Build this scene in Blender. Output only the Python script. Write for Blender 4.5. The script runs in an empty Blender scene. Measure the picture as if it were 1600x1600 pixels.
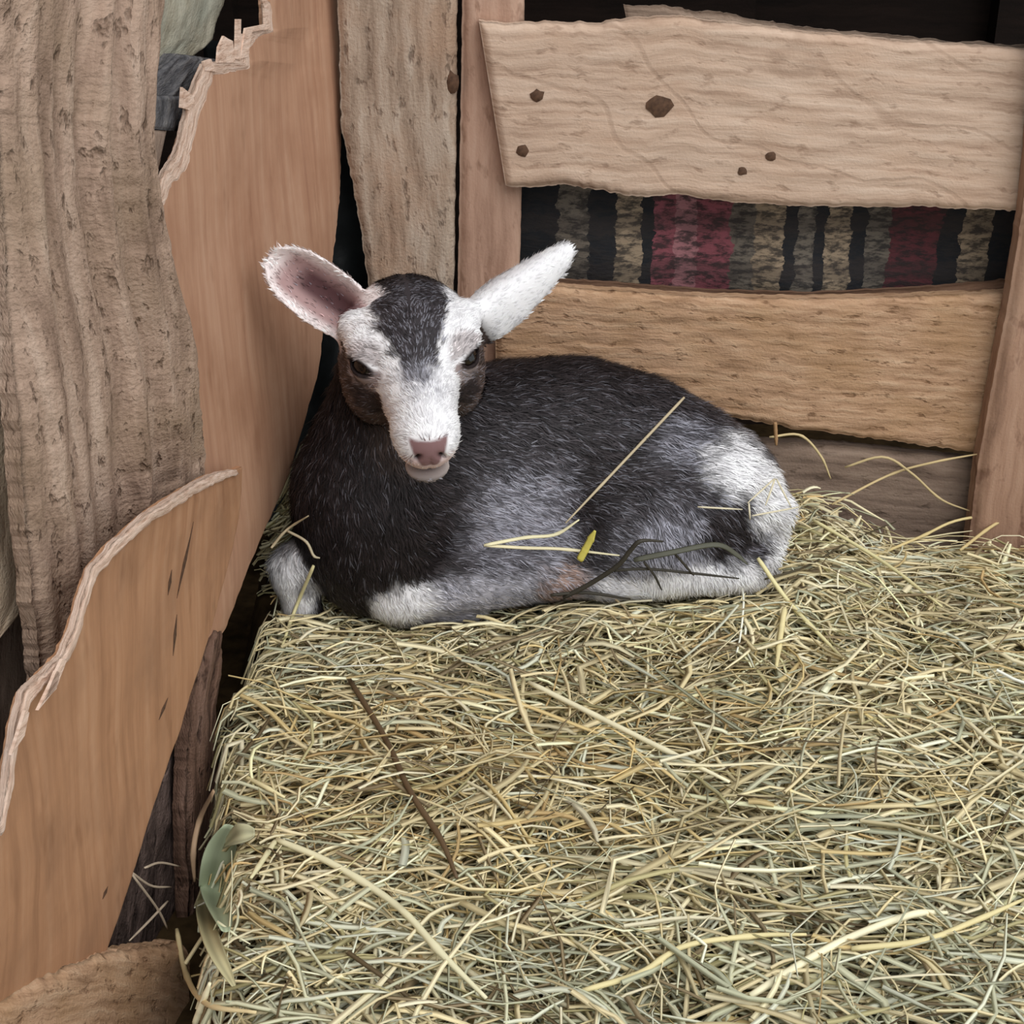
import bpy, math
import numpy as np
from mathutils import Vector

S = bpy.context.scene
COL = S.collection
rng = np.random.default_rng(11)

# ------------------------------------------------------------------ camera
F_PX = 2198.0                                   # focal length in pixels of the 1600 frame
PITCH = math.radians(25.0)
CAM = np.array([0.0, -0.95, 0.54])
FWD = np.array([0.0, math.cos(PITCH), -math.sin(PITCH)])
UPV = np.array([0.0, math.sin(PITCH), math.cos(PITCH)])
cd = bpy.data.cameras.new('camera')
cd.sensor_width = 36.0
cd.lens = 36.0 * F_PX / 1600.0
cd.clip_start = 0.01
cam = bpy.data.objects.new('camera', cd)
cam.location = CAM
cam.rotation_euler = (math.radians(90.0 - 25.0), 0, 0)
COL.objects.link(cam)
S.camera = cam

# ------------------------------------------------------------------ light
S.view_settings.view_transform = 'Standard'
S.view_settings.look = 'None'
S.view_settings.gamma = 1.0
S.view_settings.use_curve_mapping = False
S.view_settings.exposure = 0.0

w = bpy.data.worlds.new('overcast_sky')
S.world = w
w.use_nodes = True
bg = w.node_tree.nodes['Background']
bg.inputs['Color'].default_value = (0.93, 0.97, 1.0, 1)
bg.inputs['Strength'].default_value = 0.95

sl = bpy.data.lights.new('sun', 'SUN')
sl.energy = 1.9
sl.angle = math.radians(55)
sl.color = (1.0, 0.985, 0.97)
sun = bpy.data.objects.new('sun', sl)
COL.objects.link(sun)
sun.rotation_euler = Vector((-0.42, 0.62, -0.85)).to_track_quat('-Z', 'Y').to_euler()

# ------------------------------------------------------------------ helpers
def lin(c):
    c = np.asarray(c, float) / 255.0
    return np.where(c <= 0.04045, c / 12.92, ((c + 0.055) / 1.055) ** 2.4)

def rgba(c):
    r = lin(c)
    return (float(r[0]), float(r[1]), float(r[2]), 1.0)

def ray(px, py):
    d = FWD + np.array([1.0, 0, 0]) * ((px - 800.0) / F_PX) - UPV * ((py - 800.0) / F_PX)
    return d

def on_plane(px, py, p0, n):
    d = ray(px, py)
    t = np.dot(p0 - CAM, n) / np.dot(d, n)
    return CAM + d * t

def at_y(px, py, y):
    return on_plane(px, py, np.array([0, y, 0.0]), np.array([0, 1.0, 0]))

def at_z(px, py, z):
    return on_plane(px, py, np.array([0, 0, z]), np.array([0, 0, 1.0]))

# the left side of the pen is one oblique upright plane; layers lie in front of or behind it
LP = np.array([-0.150, 0.215, 0.0])
LD = np.array([0.17, 1.0, 0.0]); LD /= np.linalg.norm(LD)
LN = np.array([LD[1], -LD[0], 0.0])            # points into the pen
def left(px, py, off):
    return on_plane(px, py, LP + LN * off, LN)

def hash2(i, j, seed):
    h = (i.astype(np.int64) * 374761393 + j.astype(np.int64) * 668265263 + seed * 974711) & 0x7fffffff
    h = ((h ^ (h >> 13)) * 1274126177) & 0x7fffffff
    h = (h ^ (h >> 16)) & 0xffff
    return h / 65535.0

def vnoise(x, y, seed=0):
    x = np.asarray(x, float); y = np.asarray(y, float)
    i = np.floor(x); j = np.floor(y)
    fx = x - i; fy = y - j
    fx = fx * fx * (3 - 2 * fx); fy = fy * fy * (3 - 2 * fy)
    a = hash2(i, j, seed); b = hash2(i + 1, j, seed); c = hash2(i, j + 1, seed); d = hash2(i + 1, j + 1, seed)
    return (a * (1 - fx) + b * fx) * (1 - fy) + (c * (1 - fx) + d * fx) * fy

def fbm(x, y, seed=0, oct=4):
    s = 0; a = 0.5; t = 0
    for k in range(oct):
        s = s + a * vnoise(x * 2 ** k, y * 2 ** k, seed + k * 7); t += a; a *= 0.5
    return s / t

def tag(o, label=None, cat=None, group=None, kind=None):
    if label: o['label'] = label
    if cat: o['category'] = cat
    if group: o['group'] = group
    if kind: o['kind'] = kind
    return o

def empty(name, loc=(0, 0, 0)):
    o = bpy.data.objects.new(name, None)
    o.location = loc
    o.empty_display_size = 0.03
    COL.objects.link(o)
    return o

def mesh_obj(name, V, faces, mat, parent=None, uv=None, smooth=True, col=None, origin=None):
    V = np.asarray(V, float)
    if origin is None:
        origin = np.zeros(3)
    origin = np.asarray(origin, float)
    me = bpy.data.meshes.new(name)
    if isinstance(faces, np.ndarray):
        k = faces.shape[1]
        me.vertices.add(len(V)); me.vertices.foreach_set('co', (V - origin).astype(np.float32).ravel())
        me.loops.add(faces.size); me.loops.foreach_set('vertex_index', faces.astype(np.int32).ravel())
        me.polygons.add(len(faces)); me.polygons.foreach_set('loop_start', np.arange(0, faces.size, k, dtype=np.int32))
        me.update(calc_edges=True)
        me.validate()
    else:
        me.from_pydata((V - origin).tolist(), [], faces)
    if smooth:
        me.polygons.foreach_set('use_smooth', np.ones(len(me.polygons), dtype=bool))
    if uv is not None:
        li = np.empty(len(me.loops), dtype=np.int32); me.loops.foreach_get('vertex_index', li)
        l = me.uv_layers.new(name='grain')
        l.data.foreach_set('uv', np.asarray(uv, np.float32)[li].ravel())
    if col is not None:
        a = me.color_attributes.new('coat', 'FLOAT_COLOR', 'POINT')
        c4 = np.ones((len(V), 4), np.float32); c4[:, :3] = col
        a.data.foreach_set('color', c4.ravel())
    me.materials.append(mat)
    o = bpy.data.objects.new(name, me)
    COL.objects.link(o)
    if parent is not None:
        o.parent = parent
        o.location = origin - np.array(parent.location) if parent.parent is None else origin
    else:
        o.location = origin
    return o

def resample(P, n, smooth_n=0):
    """polyline (k,3) -> n points, parametrised by index so that paired rails stay paired"""
    P = np.asarray(P, float)
    t = np.linspace(0, len(P) - 1, n)
    i = np.minimum(np.floor(t).astype(int), len(P) - 2)
    f = (t - i)[:, None]
    return P[i] * (1 - f) + P[i + 1] * f

def slab(name, A, B, normal, thick, mat, parent=None, nu=80, nv=24, relief=0.0012, jag=(0.001, 0.001), seed=0,
         grain_u=True, bump=None, roundness=0.3, freq=(18, 90), lean=None):
    """A plank as a ruled patch between two rails A(u), B(u); real thickness, rough face, uneven edges."""
    A = resample(A, nu); B = resample(B, nu)
    normal = np.asarray(normal, float)
    la = np.concatenate([[0], np.cumsum(np.linalg.norm(np.diff((A + B) / 2, axis=0), axis=1))])
    wdir = (B - A) / (np.linalg.norm(B - A, axis=1)[:, None] + 1e-9)
    ja = (fbm(la * 160, la * 0, seed + 1, 3) - 0.5) * 2 * jag[0]
    jb = (fbm(la * 160, la * 0, seed + 5, 3) - 0.5) * 2 * jag[1]
    A = A + wdir * ja[:, None]; B = B + wdir * jb[:, None]
    v = np.linspace(0, 1, nv)
    G = A[:, None, :] * (1 - v)[None, :, None] + B[:, None, :] * v[None, :, None]
    wid = np.linalg.norm(B - A, axis=1)
    U = np.repeat(la[:, None], nv, 1)
    W = (v[None, :] - 0.5) * wid[:, None]
    if not grain_u:
        U, W = W, U
    h = (fbm(U * freq[0] + seed * 3.1, W * freq[1] + seed * 1.7, seed, 4) - 0.5) * 2 * relief
    if bump is not None:
        h = h + bump(U, W, v[None, :] + 0 * U, la[:, None] / la[-1] + 0 * U)
    edge = np.minimum(v, 1 - v)[None, :] * wid[:, None]
    e2 = np.minimum(la, la[-1] - la)[:, None]
    e = np.minimum(edge, e2)
    rr = roundness * thick
    h = h - rr * np.clip(1 - e / (rr * 1.5 + 1e-6), 0, 1) ** 2
    front = G + normal * h[:, :, None]
    back = G - normal * thick
    V = np.concatenate([front.reshape(-1, 3), back.reshape(-1, 3)])
    n0 = nu * nv
    idx = np.arange(n0).reshape(nu, nv)
    q = np.stack([idx[:-1, :-1], idx[1:, :-1], idx[1:, 1:], idx[:-1, 1:]], -1).reshape(-1, 4)
    fr = q
    bk = q[:, ::-1] + n0
    per = np.concatenate([idx[0, :], idx[1:, -1], idx[-1, -2::-1], idx[-2:0:-1, 0]])
    nx = np.roll(per, -1)
    sd = np.stack([per, nx, nx + n0, per + n0], -1)
    # orientation: make the front face look along the normal
    a, b, c = front.reshape(-1, 3)[q[len(q) // 2][:3]]
    if np.dot(np.cross(b - a, c - a), normal) < 0:
        fr = fr[:, ::-1]; bk = bk[:, ::-1]
    else:
        sd = sd[:, ::-1]
    Fc = np.concatenate([fr, bk, sd])
    if lean is None:
        uv1 = np.stack([U + seed * 0.37, W + seed * 0.21], -1).reshape(-1, 2)
    else:                                        # straight grain in the sheet's own plane, tilted by LEAN from upright
        z = G[:, :, 2]; y = G @ LD; ca, sa = math.cos(lean), math.sin(lean)
        uv1 = np.stack([z * ca + y * sa + seed * 0.37, y * ca - z * sa + seed * 0.21], -1).reshape(-1, 2)
    uv = np.concatenate([uv1, uv1 + 0.013])
    o = mesh_obj(name, V, Fc, mat, parent, uv=uv, origin=V.mean(0))
    o.data.polygons.foreach_set('use_smooth', np.concatenate([np.ones(len(fr), bool), np.zeros(len(bk) + len(sd), bool)]))
    o.data.update()
    return o

# ------------------------------------------------------------------ materials
class NT:
    def __init__(self, name):
        self.m = bpy.data.materials.new(name); self.m.use_nodes = True
        self.t = self.m.node_tree; self.b = self.t.nodes['Principled BSDF']
    def n(self, typ, **kw):
        x = self.t.nodes.new(typ)
        for k, v in kw.items():
            if k.startswith('_'): setattr(x, k[1:], v)
            else: x.inputs[k.replace('__', ' ')].default_value = v
        return x
    def l(self, a, b): self.t.links.new(a, b)
    def ramp(self, fac, stops, interp='LINEAR'):
        r = self.t.nodes.new('ShaderNodeValToRGB'); r.color_ramp.interpolation = interp
        e = r.color_ramp.elements
        while len(e) < len(stops): e.new(0.5)
        for k, (p, c) in enumerate(stops):
            e[k].position = p; e[k].color = c
        self.l(fac, r.inputs['Fac']); return r.outputs['Color']
    def mix(self, fac, a, b, mode='MIX'):
        x = self.t.nodes.new('ShaderNodeMix'); x.data_type = 'RGBA'; x.blend_type = mode
        for s, v in ((x.inputs[0], fac), (x.inputs[6], a), (x.inputs[7], b)):
            if hasattr(v, 'links'): self.l(v, s)
            elif isinstance(v, (int, float)): s.default_value = v
            else: s.default_value = v
        return x.outputs[2]

def wood(name, dark, mid, light, along=14, across=150, bump=0.5, blotch=None, blotch_amt=0.5, speck=None, speck_amt=0.5,
         saw=0.0, speck_scale=110, bump_dist=0.002, rough=0.85):
    k = NT(name)
    uv = k.n('ShaderNodeUVMap', _uv_map='grain').outputs['UV']
    mp = k.n('ShaderNodeMapping'); k.l(uv, mp.inputs['Vector']); mp.inputs['Scale'].default_value = (along, across, 1)
    ds = k.n('ShaderNodeTexNoise', Scale=9.0, Detail=3.0); k.l(uv, ds.inputs['Vector'])
    ad = k.n('ShaderNodeVectorMath', _operation='MULTIPLY_ADD'); k.l(ds.outputs['Color'], ad.inputs[0])
    ad.inputs[1].default_value = (0.6, 1.6, 0); k.l(mp.outputs['Vector'], ad.inputs[2])
    g = k.n('ShaderNodeTexNoise', Scale=1.0, Detail=8.0, Roughness=0.65); k.l(ad.outputs[0], g.inputs['Vector'])
    c = k.ramp(g.outputs['Fac'], [(0.30, rgba(dark)), (0.5, rgba(mid)), (0.70, rgba(light))])
    if blotch is not None:
        bn = k.n('ShaderNodeTexNoise', Scale=14.0, Detail=4.0, Roughness=0.6); k.l(uv, bn.inputs['Vector'])
        f = k.ramp(bn.outputs['Fac'], [(0.45, (0, 0, 0, 1)), (0.68, (blotch_amt,) * 3 + (1,))])
        c = k.mix(f, c, rgba(blotch))
    hb = g.outputs['Fac']
    if speck is not None:
        m2 = k.n('ShaderNodeMapping'); k.l(uv, m2.inputs['Vector']); m2.inputs['Scale'].default_value = (speck_scale * 0.45, speck_scale, 1)
        sn = k.n('ShaderNodeTexNoise', Scale=1.0, Detail=3.0, Roughness=0.6); k.l(m2.outputs['Vector'], sn.inputs['Vector'])
        f = k.ramp(sn.outputs['Fac'], [(0.58, (0, 0, 0, 1)), (0.70, (speck_amt,) * 3 + (1,))])
        c = k.mix(f, c, rgba(speck))
        mm = k.n('ShaderNodeMath', _operation='MULTIPLY_ADD'); k.l(f, mm.inputs[0]); mm.inputs[1].default_value = -0.6; k.l(hb, mm.inputs[2]); hb = mm.outputs[0]
    if saw:
        m3 = k.n('ShaderNodeMapping'); k.l(uv, m3.inputs['Vector']); m3.inputs['Rotation'].default_value = (0, 0, math.radians(62))
        wv = k.n('ShaderNodeTexWave', Scale=4.5, Distortion=9.0, Detail=2.0); wv.inputs['Detail Scale'].default_value = 1.2
        k.l(m3.outputs['Vector'], wv.inputs['Vector'])
        f = k.ramp(wv.outputs['Fac'], [(0.0, (saw,) * 3 + (1,)), (0.018, (0, 0, 0, 1))])
        c = k.mix(f, c, rgba(dark))
        mm = k.n('ShaderNodeMath', _operation='MULTIPLY_ADD'); k.l(f, mm.inputs[0]); mm.inputs[1].default_value = -0.6; k.l(hb, mm.inputs[2]); hb = mm.outputs[0]
    fine = k.n('ShaderNodeTexNoise', Scale=420.0, Detail=3.0); k.l(uv, fine.inputs['Vector'])
    m4 = k.n('ShaderNodeMath', _operation='MULTIPLY_ADD'); k.l(fine.outputs['Fac'], m4.inputs[0]); m4.inputs[1].default_value = 0.35; k.l(hb, m4.inputs[2])
    bp = k.n('ShaderNodeBump', Strength=bump, Distance=bump_dist); k.l(m4.outputs[0], bp.inputs['Height'])
    k.l(bp.outputs['Normal'], k.b.inputs['Normal'])
    k.l(c, k.b.inputs['Base Color'])
    k.b.inputs['Roughness'].default_value = rough
    k.b.inputs['Specular IOR Level'].default_value = 0.2
    return k.m

def plain(name, c, rough=0.7, spec=0.3, noise=0.0, scale=60, bump=0.0):
    k = NT(name)
    if noise:
        tc = k.n('ShaderNodeTexCoord')
        n = k.n('ShaderNodeTexNoise', Scale=scale, Detail=5.0); k.l(tc.outputs['Object'], n.inputs['Vector'])
        c0 = lin(c)
        col = k.ramp(n.outputs['Fac'], [(0.3, tuple(c0 * (1 - noise)) + (1,)), (0.7, tuple(np.minimum(1, c0 * (1 + noise))) + (1,))])
        k.l(col, k.b.inputs['Base Color'])
        if bump:
            bp = k.n('ShaderNodeBump', Strength=bump, Distance=0.003); k.l(n.outputs['Fac'], bp.inputs['Height']); k.l(bp.outputs['Normal'], k.b.inputs['Normal'])
    else:
        k.b.inputs['Base Color'].default_value = rgba(c)
    k.b.inputs['Roughness'].default_value = rough
    k.b.inputs['Specular IOR Level'].default_value = spec
    return k.m

def attr_mat(name, rough=0.6, spec=0.2, sheen=0.0):
    k = NT(name)
    a = k.n('ShaderNodeAttribute', _attribute_name='coat')
    k.l(a.outputs['Color'], k.b.inputs['Base Color'])
    k.b.inputs['Roughness'].default_value = rough
    k.b.inputs['Specular IOR Level'].default_value = spec
    return k.m

M = {}
M['pale'] = wood('pale_sawn_wood', (158, 130, 110), (198, 171, 150), (214, 190, 170), along=10, across=130, bump=0.55, speck=(120, 90, 70), speck_amt=0.45, saw=0.35, blotch=(190, 158, 134), blotch_amt=0.5)
M['tan'] = wood('tan_sawn_wood', (130, 98, 72), (184, 148, 118), (202, 170, 140), along=22, across=190, bump=0.9, speck=(104, 72, 48), speck_amt=0.7, blotch=(170, 134, 98), blotch_amt=0.6, speck_scale=130)
M['ply'] = wood('red_brown_plywood', (166, 124, 100), (184, 142, 115), (194, 156, 130), along=5, across=90, bump=0.12, blotch=(160, 116, 90), blotch_amt=0.5, speck=(120, 76, 50), speck_amt=0.25, speck_scale=40, rough=0.6)
M['ply2'] = wood('tan_brown_plywood', (156, 114, 85), (180, 134, 101), (192, 149, 117), along=5, across=80, bump=0.12, blotch=(150, 112, 86), blotch_amt=0.6, speck=(110, 70, 45), speck_amt=0.35, speck_scale=36, rough=0.6)
M['torn'] = wood('torn_veneer', (180, 142, 120), (224, 194, 174), (238, 214, 198), along=60, across=300, bump=0.9)
M['bark'] = wood('weathered_slab', (118, 95, 80), (168, 142, 124), (194, 170, 152), along=9, across=70, bump=1.0, blotch=(140, 118, 96), blotch_amt=0.55, speck=(96, 74, 58), speck_amt=0.75, speck_scale=150, bump_dist=0.004)
M['grey'] = wood('grey_weathered_board', (120, 100, 84), (166, 146, 128), (188, 172, 156), along=12, across=80, bump=0.8, blotch=(172, 140, 116), blotch_amt=0.6, speck=(92, 74, 62), speck_amt=0.7, speck_scale=110, bump_dist=0.003)
M['pink'] = wood('pinkish_batten', (142, 110, 92), (178, 144, 124), (192, 162, 142), along=8, across=60, bump=0.5, speck=(112, 80, 60), speck_amt=0.5, speck_scale=90)
M['post'] = wood('brown_post', (128, 98, 80), (164, 130, 108), (178, 146, 124), along=7, across=70, bump=0.5, speck=(100, 68, 54), speck_amt=0.6, speck_scale=70)
M['leftpale'] = wood('pale_adzed_board', (150, 128, 106), (192, 172, 148), (208, 190, 166), along=40, across=120, bump=1.0, blotch=(170, 150, 124), blotch_amt=0.4, bump_dist=0.004)
M['greyb'] = wood('grey_brown_board', (92, 76, 66), (136, 116, 102), (158, 138, 122), along=12, across=80, bump=0.8, speck=(70, 56, 48), speck_amt=0.5)
M['green'] = wood('greenish_board', (126, 118, 100), (164, 158, 140), (180, 174, 156), along=20, across=60, bump=0.8, blotch=(144, 150, 138), blotch_amt=0.6)
M['slate'] = wood('grey_bark', (46, 46, 50), (98, 96, 98), (130, 126, 124), along=60, across=120, bump=1.0, bump_dist=0.004)
M['darklog'] = wood('dark_bark', (44, 34, 30), (96, 80, 74), (132, 112, 104), along=40, across=90, bump=1.0, bump_dist=0.005, speck=(40, 28, 24), speck_amt=0.8)
M['redlog'] = wood('dark_red_edge', (52, 34, 26), (108, 82, 68), (140, 112, 98), along=10, across=90, bump=1.0, bump_dist=0.004, speck=(44, 26, 20), speck_amt=0.8)
M['lip'] = wood('dark_brown_lath', (74, 52, 40), (116, 88, 70), (138, 108, 88), along=10, across=120, bump=0.5)  # dark brown is this lath's own wood colour
M['dim'] = wood('grey_brown_lath', (100, 84, 72), (148, 128, 112), (170, 150, 132), along=14, across=160, bump=0.7)
M['backing'] = wood('dark_backing_boards', (20, 14, 11), (34, 24, 19), (44, 32, 26), along=6, across=60, bump=0.5)  # near-black colour stands in for the darkness behind the pen
M['soil'] = plain('trodden_dung_and_chaff', (62, 48, 30), 0.95, 0.1, noise=0.5, scale=70, bump=0.6)
M['black'] = plain('black_plastic', (24, 27, 28), 0.45, 0.4, noise=0.4, scale=50, bump=0.4)
M['nail'] = plain('rusty_nail', (86, 62, 46), 0.8, 0.3, noise=0.4, scale=300)
M['straw'] = attr_mat('dry_hay', 0.55, 0.25)
M['fur'] = attr_mat('goat_hair', 0.55, 0.22)
M['skin'] = attr_mat('goat_coat', 0.65, 0.15)

M['eye'] = plain('dark_eye', (22, 16, 13), 0.08, 0.6)
M['pupil'] = plain('pupil_black', (6, 6, 8), 0.08, 0.6)

def plaid():
    k = NT('plaid_wool')
    uv = k.n('ShaderNodeUVMap', _uv_map='grain').outputs['UV']
    ns = k.n('ShaderNodeTexNoise', Scale=38.0, Detail=6.0, Roughness=0.7); k.l(uv, ns.inputs['Vector'])
    ad = k.n('ShaderNodeVectorMath', _operation='MULTIPLY_ADD'); k.l(ns.outputs['Color'], ad.inputs[0]); ad.inputs[1].default_value = (0.022, 0.022, 0)
    k.l(uv, ad.inputs[2])
    sp = k.n('ShaderNodeSeparateXYZ'); k.l(ad.outputs[0], sp.inputs[0])
    fx = k.n('ShaderNodeMapRange'); k.l(sp.outputs['X'], fx.inputs['Value'])
    fx.inputs['From Min'].default_value = 0.011; fx.inputs['From Max'].default_value = 0.511
    dk, tn, gr, rd, mr, pk = (44, 45, 48), (158, 140, 118), (116, 108, 98), (142, 84, 92), (98, 58, 62), (168, 118, 122)
    px = [(780, dk), (850, gr), (900, dk), (945, tn), (985, dk), (1003, rd), (1040, pk), (1075, rd), (1130, gr), (1165, tn), (1213, dk),
          (1235, gr), (1262, dk), (1283, tn), (1325, dk), (1350, gr), (1387, mr), (1465, dk), (1497, tn), (1545, dk)]
    c = k.ramp(fx.outputs[0], [((x - 780) / 920.0, rgba(q)) for x, q in px], 'CONSTANT')
    m2 = k.n('ShaderNodeMapping'); k.l(uv, m2.inputs['Vector']); m2.inputs['Scale'].default_value = (70, 190, 1); m2.inputs['Rotation'].default_value = (0, 0, 0.35)
    h = k.n('ShaderNodeTexNoise', Scale=1.0, Detail=4.0, Roughness=0.7); k.l(m2.outputs['Vector'], h.inputs['Vector'])
    f = k.ramp(h.outputs['Fac'], [(0.44, (0, 0, 0, 1)), (0.58, (0.85,) * 3 + (1,))])
    c = k.mix(f, c, rgba((52, 50, 50)))
    wy = k.n('ShaderNodeMath', _operation='SINE'); my = k.n('ShaderNodeMath', _operation='MULTIPLY'); k.l(sp.outputs['Y'], my.inputs[0]); my.inputs[1].default_value = 150.0
    k.l(my.outputs[0], wy.inputs[0])
    f2 = k.ramp(wy.outputs[0], [(0.25, (0, 0, 0, 1)), (0.45, (0.4,) * 3 + (1,))])
    c = k.mix(f2, c, rgba((60, 54, 52)))
    bp = k.n('ShaderNodeBump', Strength=0.6, Distance=0.003); k.l(h.outputs['Fac'], bp.inputs['Height']); k.l(bp.outputs['Normal'], k.b.inputs['Normal'])
    k.l(c, k.b.inputs['Base Color']); k.b.inputs['Roughness'].default_value = 0.95; k.b.inputs['Specular IOR Level'].default_value = 0.1
    return k.m
M['plaid'] = plaid()

# ------------------------------------------------------------------ setting
def box(name, lo, hi, mat, parent=None):
    (x0, y0, z0), (x1, y1, z1) = lo, hi
    V = [(x0, y0, z0), (x1, y0, z0), (x1, y1, z0), (x0, y1, z0), (x0, y0, z1), (x1, y0, z1), (x1, y1, z1), (x0, y1, z1)]
    Fc = [(0, 3, 2, 1), (4, 5, 6, 7), (0, 1, 5, 4), (1, 2, 6, 5), (2, 3, 7, 6), (3, 0, 4, 7)]
    uv = [(v[0] + v[1], v[2]) for v in V]
    return mesh_obj(name, V, Fc, mat, parent, uv=uv, smooth=False, origin=np.mean(V, axis=0))

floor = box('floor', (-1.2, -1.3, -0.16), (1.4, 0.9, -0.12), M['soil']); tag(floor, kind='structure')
sw = tag(empty('wall_shade_backing', (0, 0.72, -0.12)), kind='structure')  # added backing wall, so the gaps between the planks go dark
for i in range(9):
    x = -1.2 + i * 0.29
    box('board', (x, 0.70 + 0.032 * (i % 2), -0.12), (x + 0.310, 0.73 + 0.032 * (i % 2), 1.1), M['backing'], sw)
sl_ = tag(empty('wall_shade_side', (-0.62, 0, -0.12)), kind='structure')  # added side wall, keeps the left-hand gaps dark
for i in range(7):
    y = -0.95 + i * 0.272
    box('board', (-0.64 - 0.032 * (i % 2), y, -0.12), (-0.61 - 0.032 * (i % 2), y + 0.295, 0.84), M['backing'], sl_)
ce = tag(empty('ceiling_shade', (0, 0.5, 0.86)), kind='structure')  # added overhead boards that block skylight behind and beside the pen
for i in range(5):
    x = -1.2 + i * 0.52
    box('board', (x, 0.17, 0.86 + 0.004 * (i % 2)), (x + 0.515, 0.74, 0.885), M['backing'], ce)
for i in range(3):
    box('board', (-0.66 + i * .13, -0.95, 0.86), (-0.535 + i * .13, 0.168, 0.885), M['backing'], ce)

BN = np.array([0, -1.0, 0])
wb = tag(empty('wall_back', (0.15, 0.22, 0)), kind='structure')
def by(pts, y): return [at_y(x, yy, y) for x, yy in pts]

# upper wide plank with its nails
plank = slab('plank',
    by([(748, 34), (790, 38), (860, 36), (940, 38), (985, 30), (1060, 27), (1150, 37), (1230, 48), (1320, 56), (1400, 64), (1500, 71), (1600, 78), (2100, 124)], 0.213),
    by([(790, 293), (835, 294), (890, 292), (945, 300), (990, 309), (1060, 306), (1150, 317), (1230, 322), (1340, 326), (1450, 325), (1520, 328), (1600, 331), (2100, 348)], 0.213),
    BN, 0.016, M['pale'], wb, nu=260, nv=70, relief=0.0011, jag=(0.0012, 0.0016), seed=3)
tag(plank, 'wide pale sawn plank with torn top edge and dark nail marks')
lath = slab('lath',
    by([(975, 10), (1000, 9), (1060, 12), (1100, 18), (1160, 25), (1230, 40), (1300, 46), (1400, 55), (1500, 66), (1600, 71), (2100, 116)], 0.231),
    by([(985, 60), (1000, 60), (1060, 64), (1100, 70), (1160, 77), (1230, 90), (1300, 96), (1400, 106), (1500, 117), (1600, 121), (2100, 166)], 0.231),
    BN, 0.006, M['dim'], wb, nu=120, nv=8, relief=0.0006, jag=(0.0022, 0.001), seed=8)
tag(lath, 'thin grey lath showing above the wide pale plank')
low = slab('plank',
    by([(772, 452), (850, 447), (900, 452), (1000, 459), (1100, 465), (1250, 469), (1400, 466), (1500, 462), (1570, 460), (2080, 452)], 0.213),
    by([(776, 640), (850, 640), (900, 642), (1000, 645), (1130, 652), (1240, 672), (1380, 690), (1470, 702), (1550, 714), (2080, 768)], 0.213),
    BN, 0.016, M['tan'], wb, nu=220, nv=60, relief=0.0012, jag=(0.001, 0.002), seed=5, freq=(30, 150))
tag(low, 'tan rough sawn plank behind the goat')
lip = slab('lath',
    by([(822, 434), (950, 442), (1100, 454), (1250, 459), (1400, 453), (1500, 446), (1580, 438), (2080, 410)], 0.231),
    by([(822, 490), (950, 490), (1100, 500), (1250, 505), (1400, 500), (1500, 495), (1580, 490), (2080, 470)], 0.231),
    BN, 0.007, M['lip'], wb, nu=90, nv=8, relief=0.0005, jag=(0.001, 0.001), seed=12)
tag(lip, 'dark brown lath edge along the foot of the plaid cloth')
bot = slab('plank',
    by([(1090, 690), (1230, 694), (1330, 700), (1440, 712), (1545, 724), (2080, 770)], 0.222),
    by([(1090, 860), (1230, 864), (1330, 866), (1440, 872), (1545, 880), (2080, 920)], 0.222),
    BN, 0.016, M['greyb'], wb, nu=110, nv=24, relief=0.001, jag=(0.001, 0.001), seed=6)
tag(bot, 'grey bottom plank half buried by hay')
wide = slab('upright_board',
    by([(524, -160), (526, 0), (529, 100), (532, 205), (550, 290), (562, 360), (574, 440), (580, 620)], 0.226),
    by([(714, -160), (713, 0), (713, 100), (712, 205), (711, 290), (710, 360), (709, 440), (707, 620)], 0.226),
    BN, 0.020, M['grey'], wb, nu=180, nv=44, relief=0.0018, jag=(0.0012, 0.001), seed=2, freq=(14, 60))
tag(wide, 'wide grey weathered upright board')
bat = slab('batten',
    by([(724, -160), (722, 0), (719, 200), (715, 440), (713, 640)], 0.230),
    by([(823, -160), (820, 0), (816, 250), (812, 440), (808, 640)], 0.230),
    BN, 0.020, M['pink'], wb, nu=120, nv=22, relief=0.0008, jag=(0.0006, 0.0005), seed=4)
tag(bat, 'narrow pinkish brown upright batten')
post = slab('post',
    by([(1640, -160), (1625, 100), (1602, 330), (1580, 470), (1555, 600), (1530, 740), (1517, 850), (1508, 960)], 0.188),
    by([(1840, -160), (1825, 100), (1802, 330), (1780, 470), (1755, 600), (1730, 740), (1717, 850), (1708, 960)], 0.188),
    BN, 0.022, M['post'], wb, nu=160, nv=40, relief=0.0009, jag=(0.0006, 0.0006), seed=9)
tag(post, 'brown upright post at the end of the planks')

def blob(name, c, n, r, mat, parent, seed=0, flat=0.3, asp=1.0):
    n = np.asarray(n, float); a = np.array([1.0, 0, 0]); a -= n * a.dot(n); a /= np.linalg.norm(a); b = np.cross(n, a)
    r2 = np.random.default_rng(seed); V = [c + n * r * flat]; k = 11
    for ring, rr in ((1, 0.6), (2, 1.0)):
        for i in range(k):
            t = 2 * math.pi * i / k; q = r * rr * (0.8 + 0.4 * r2.random())
            V.append(c + a * math.cos(t) * q * asp + b * math.sin(t) * q + n * r * flat * (0.6 if ring == 1 else -0.5))
    Fc = [(0, 1 + i, 1 + (i + 1) % k) for i in range(k)] + [(1 + i, 1 + k + i, 1 + k + (i + 1) % k, 1 + (i + 1) % k) for i in range(k)]
    o = mesh_obj(name, V, Fc, mat, None, origin=c)
    o.parent = parent
    o.location = np.asarray(c) - np.array(parent.location) - (np.array(parent.parent.location) if parent.parent else 0)
    return o
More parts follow.
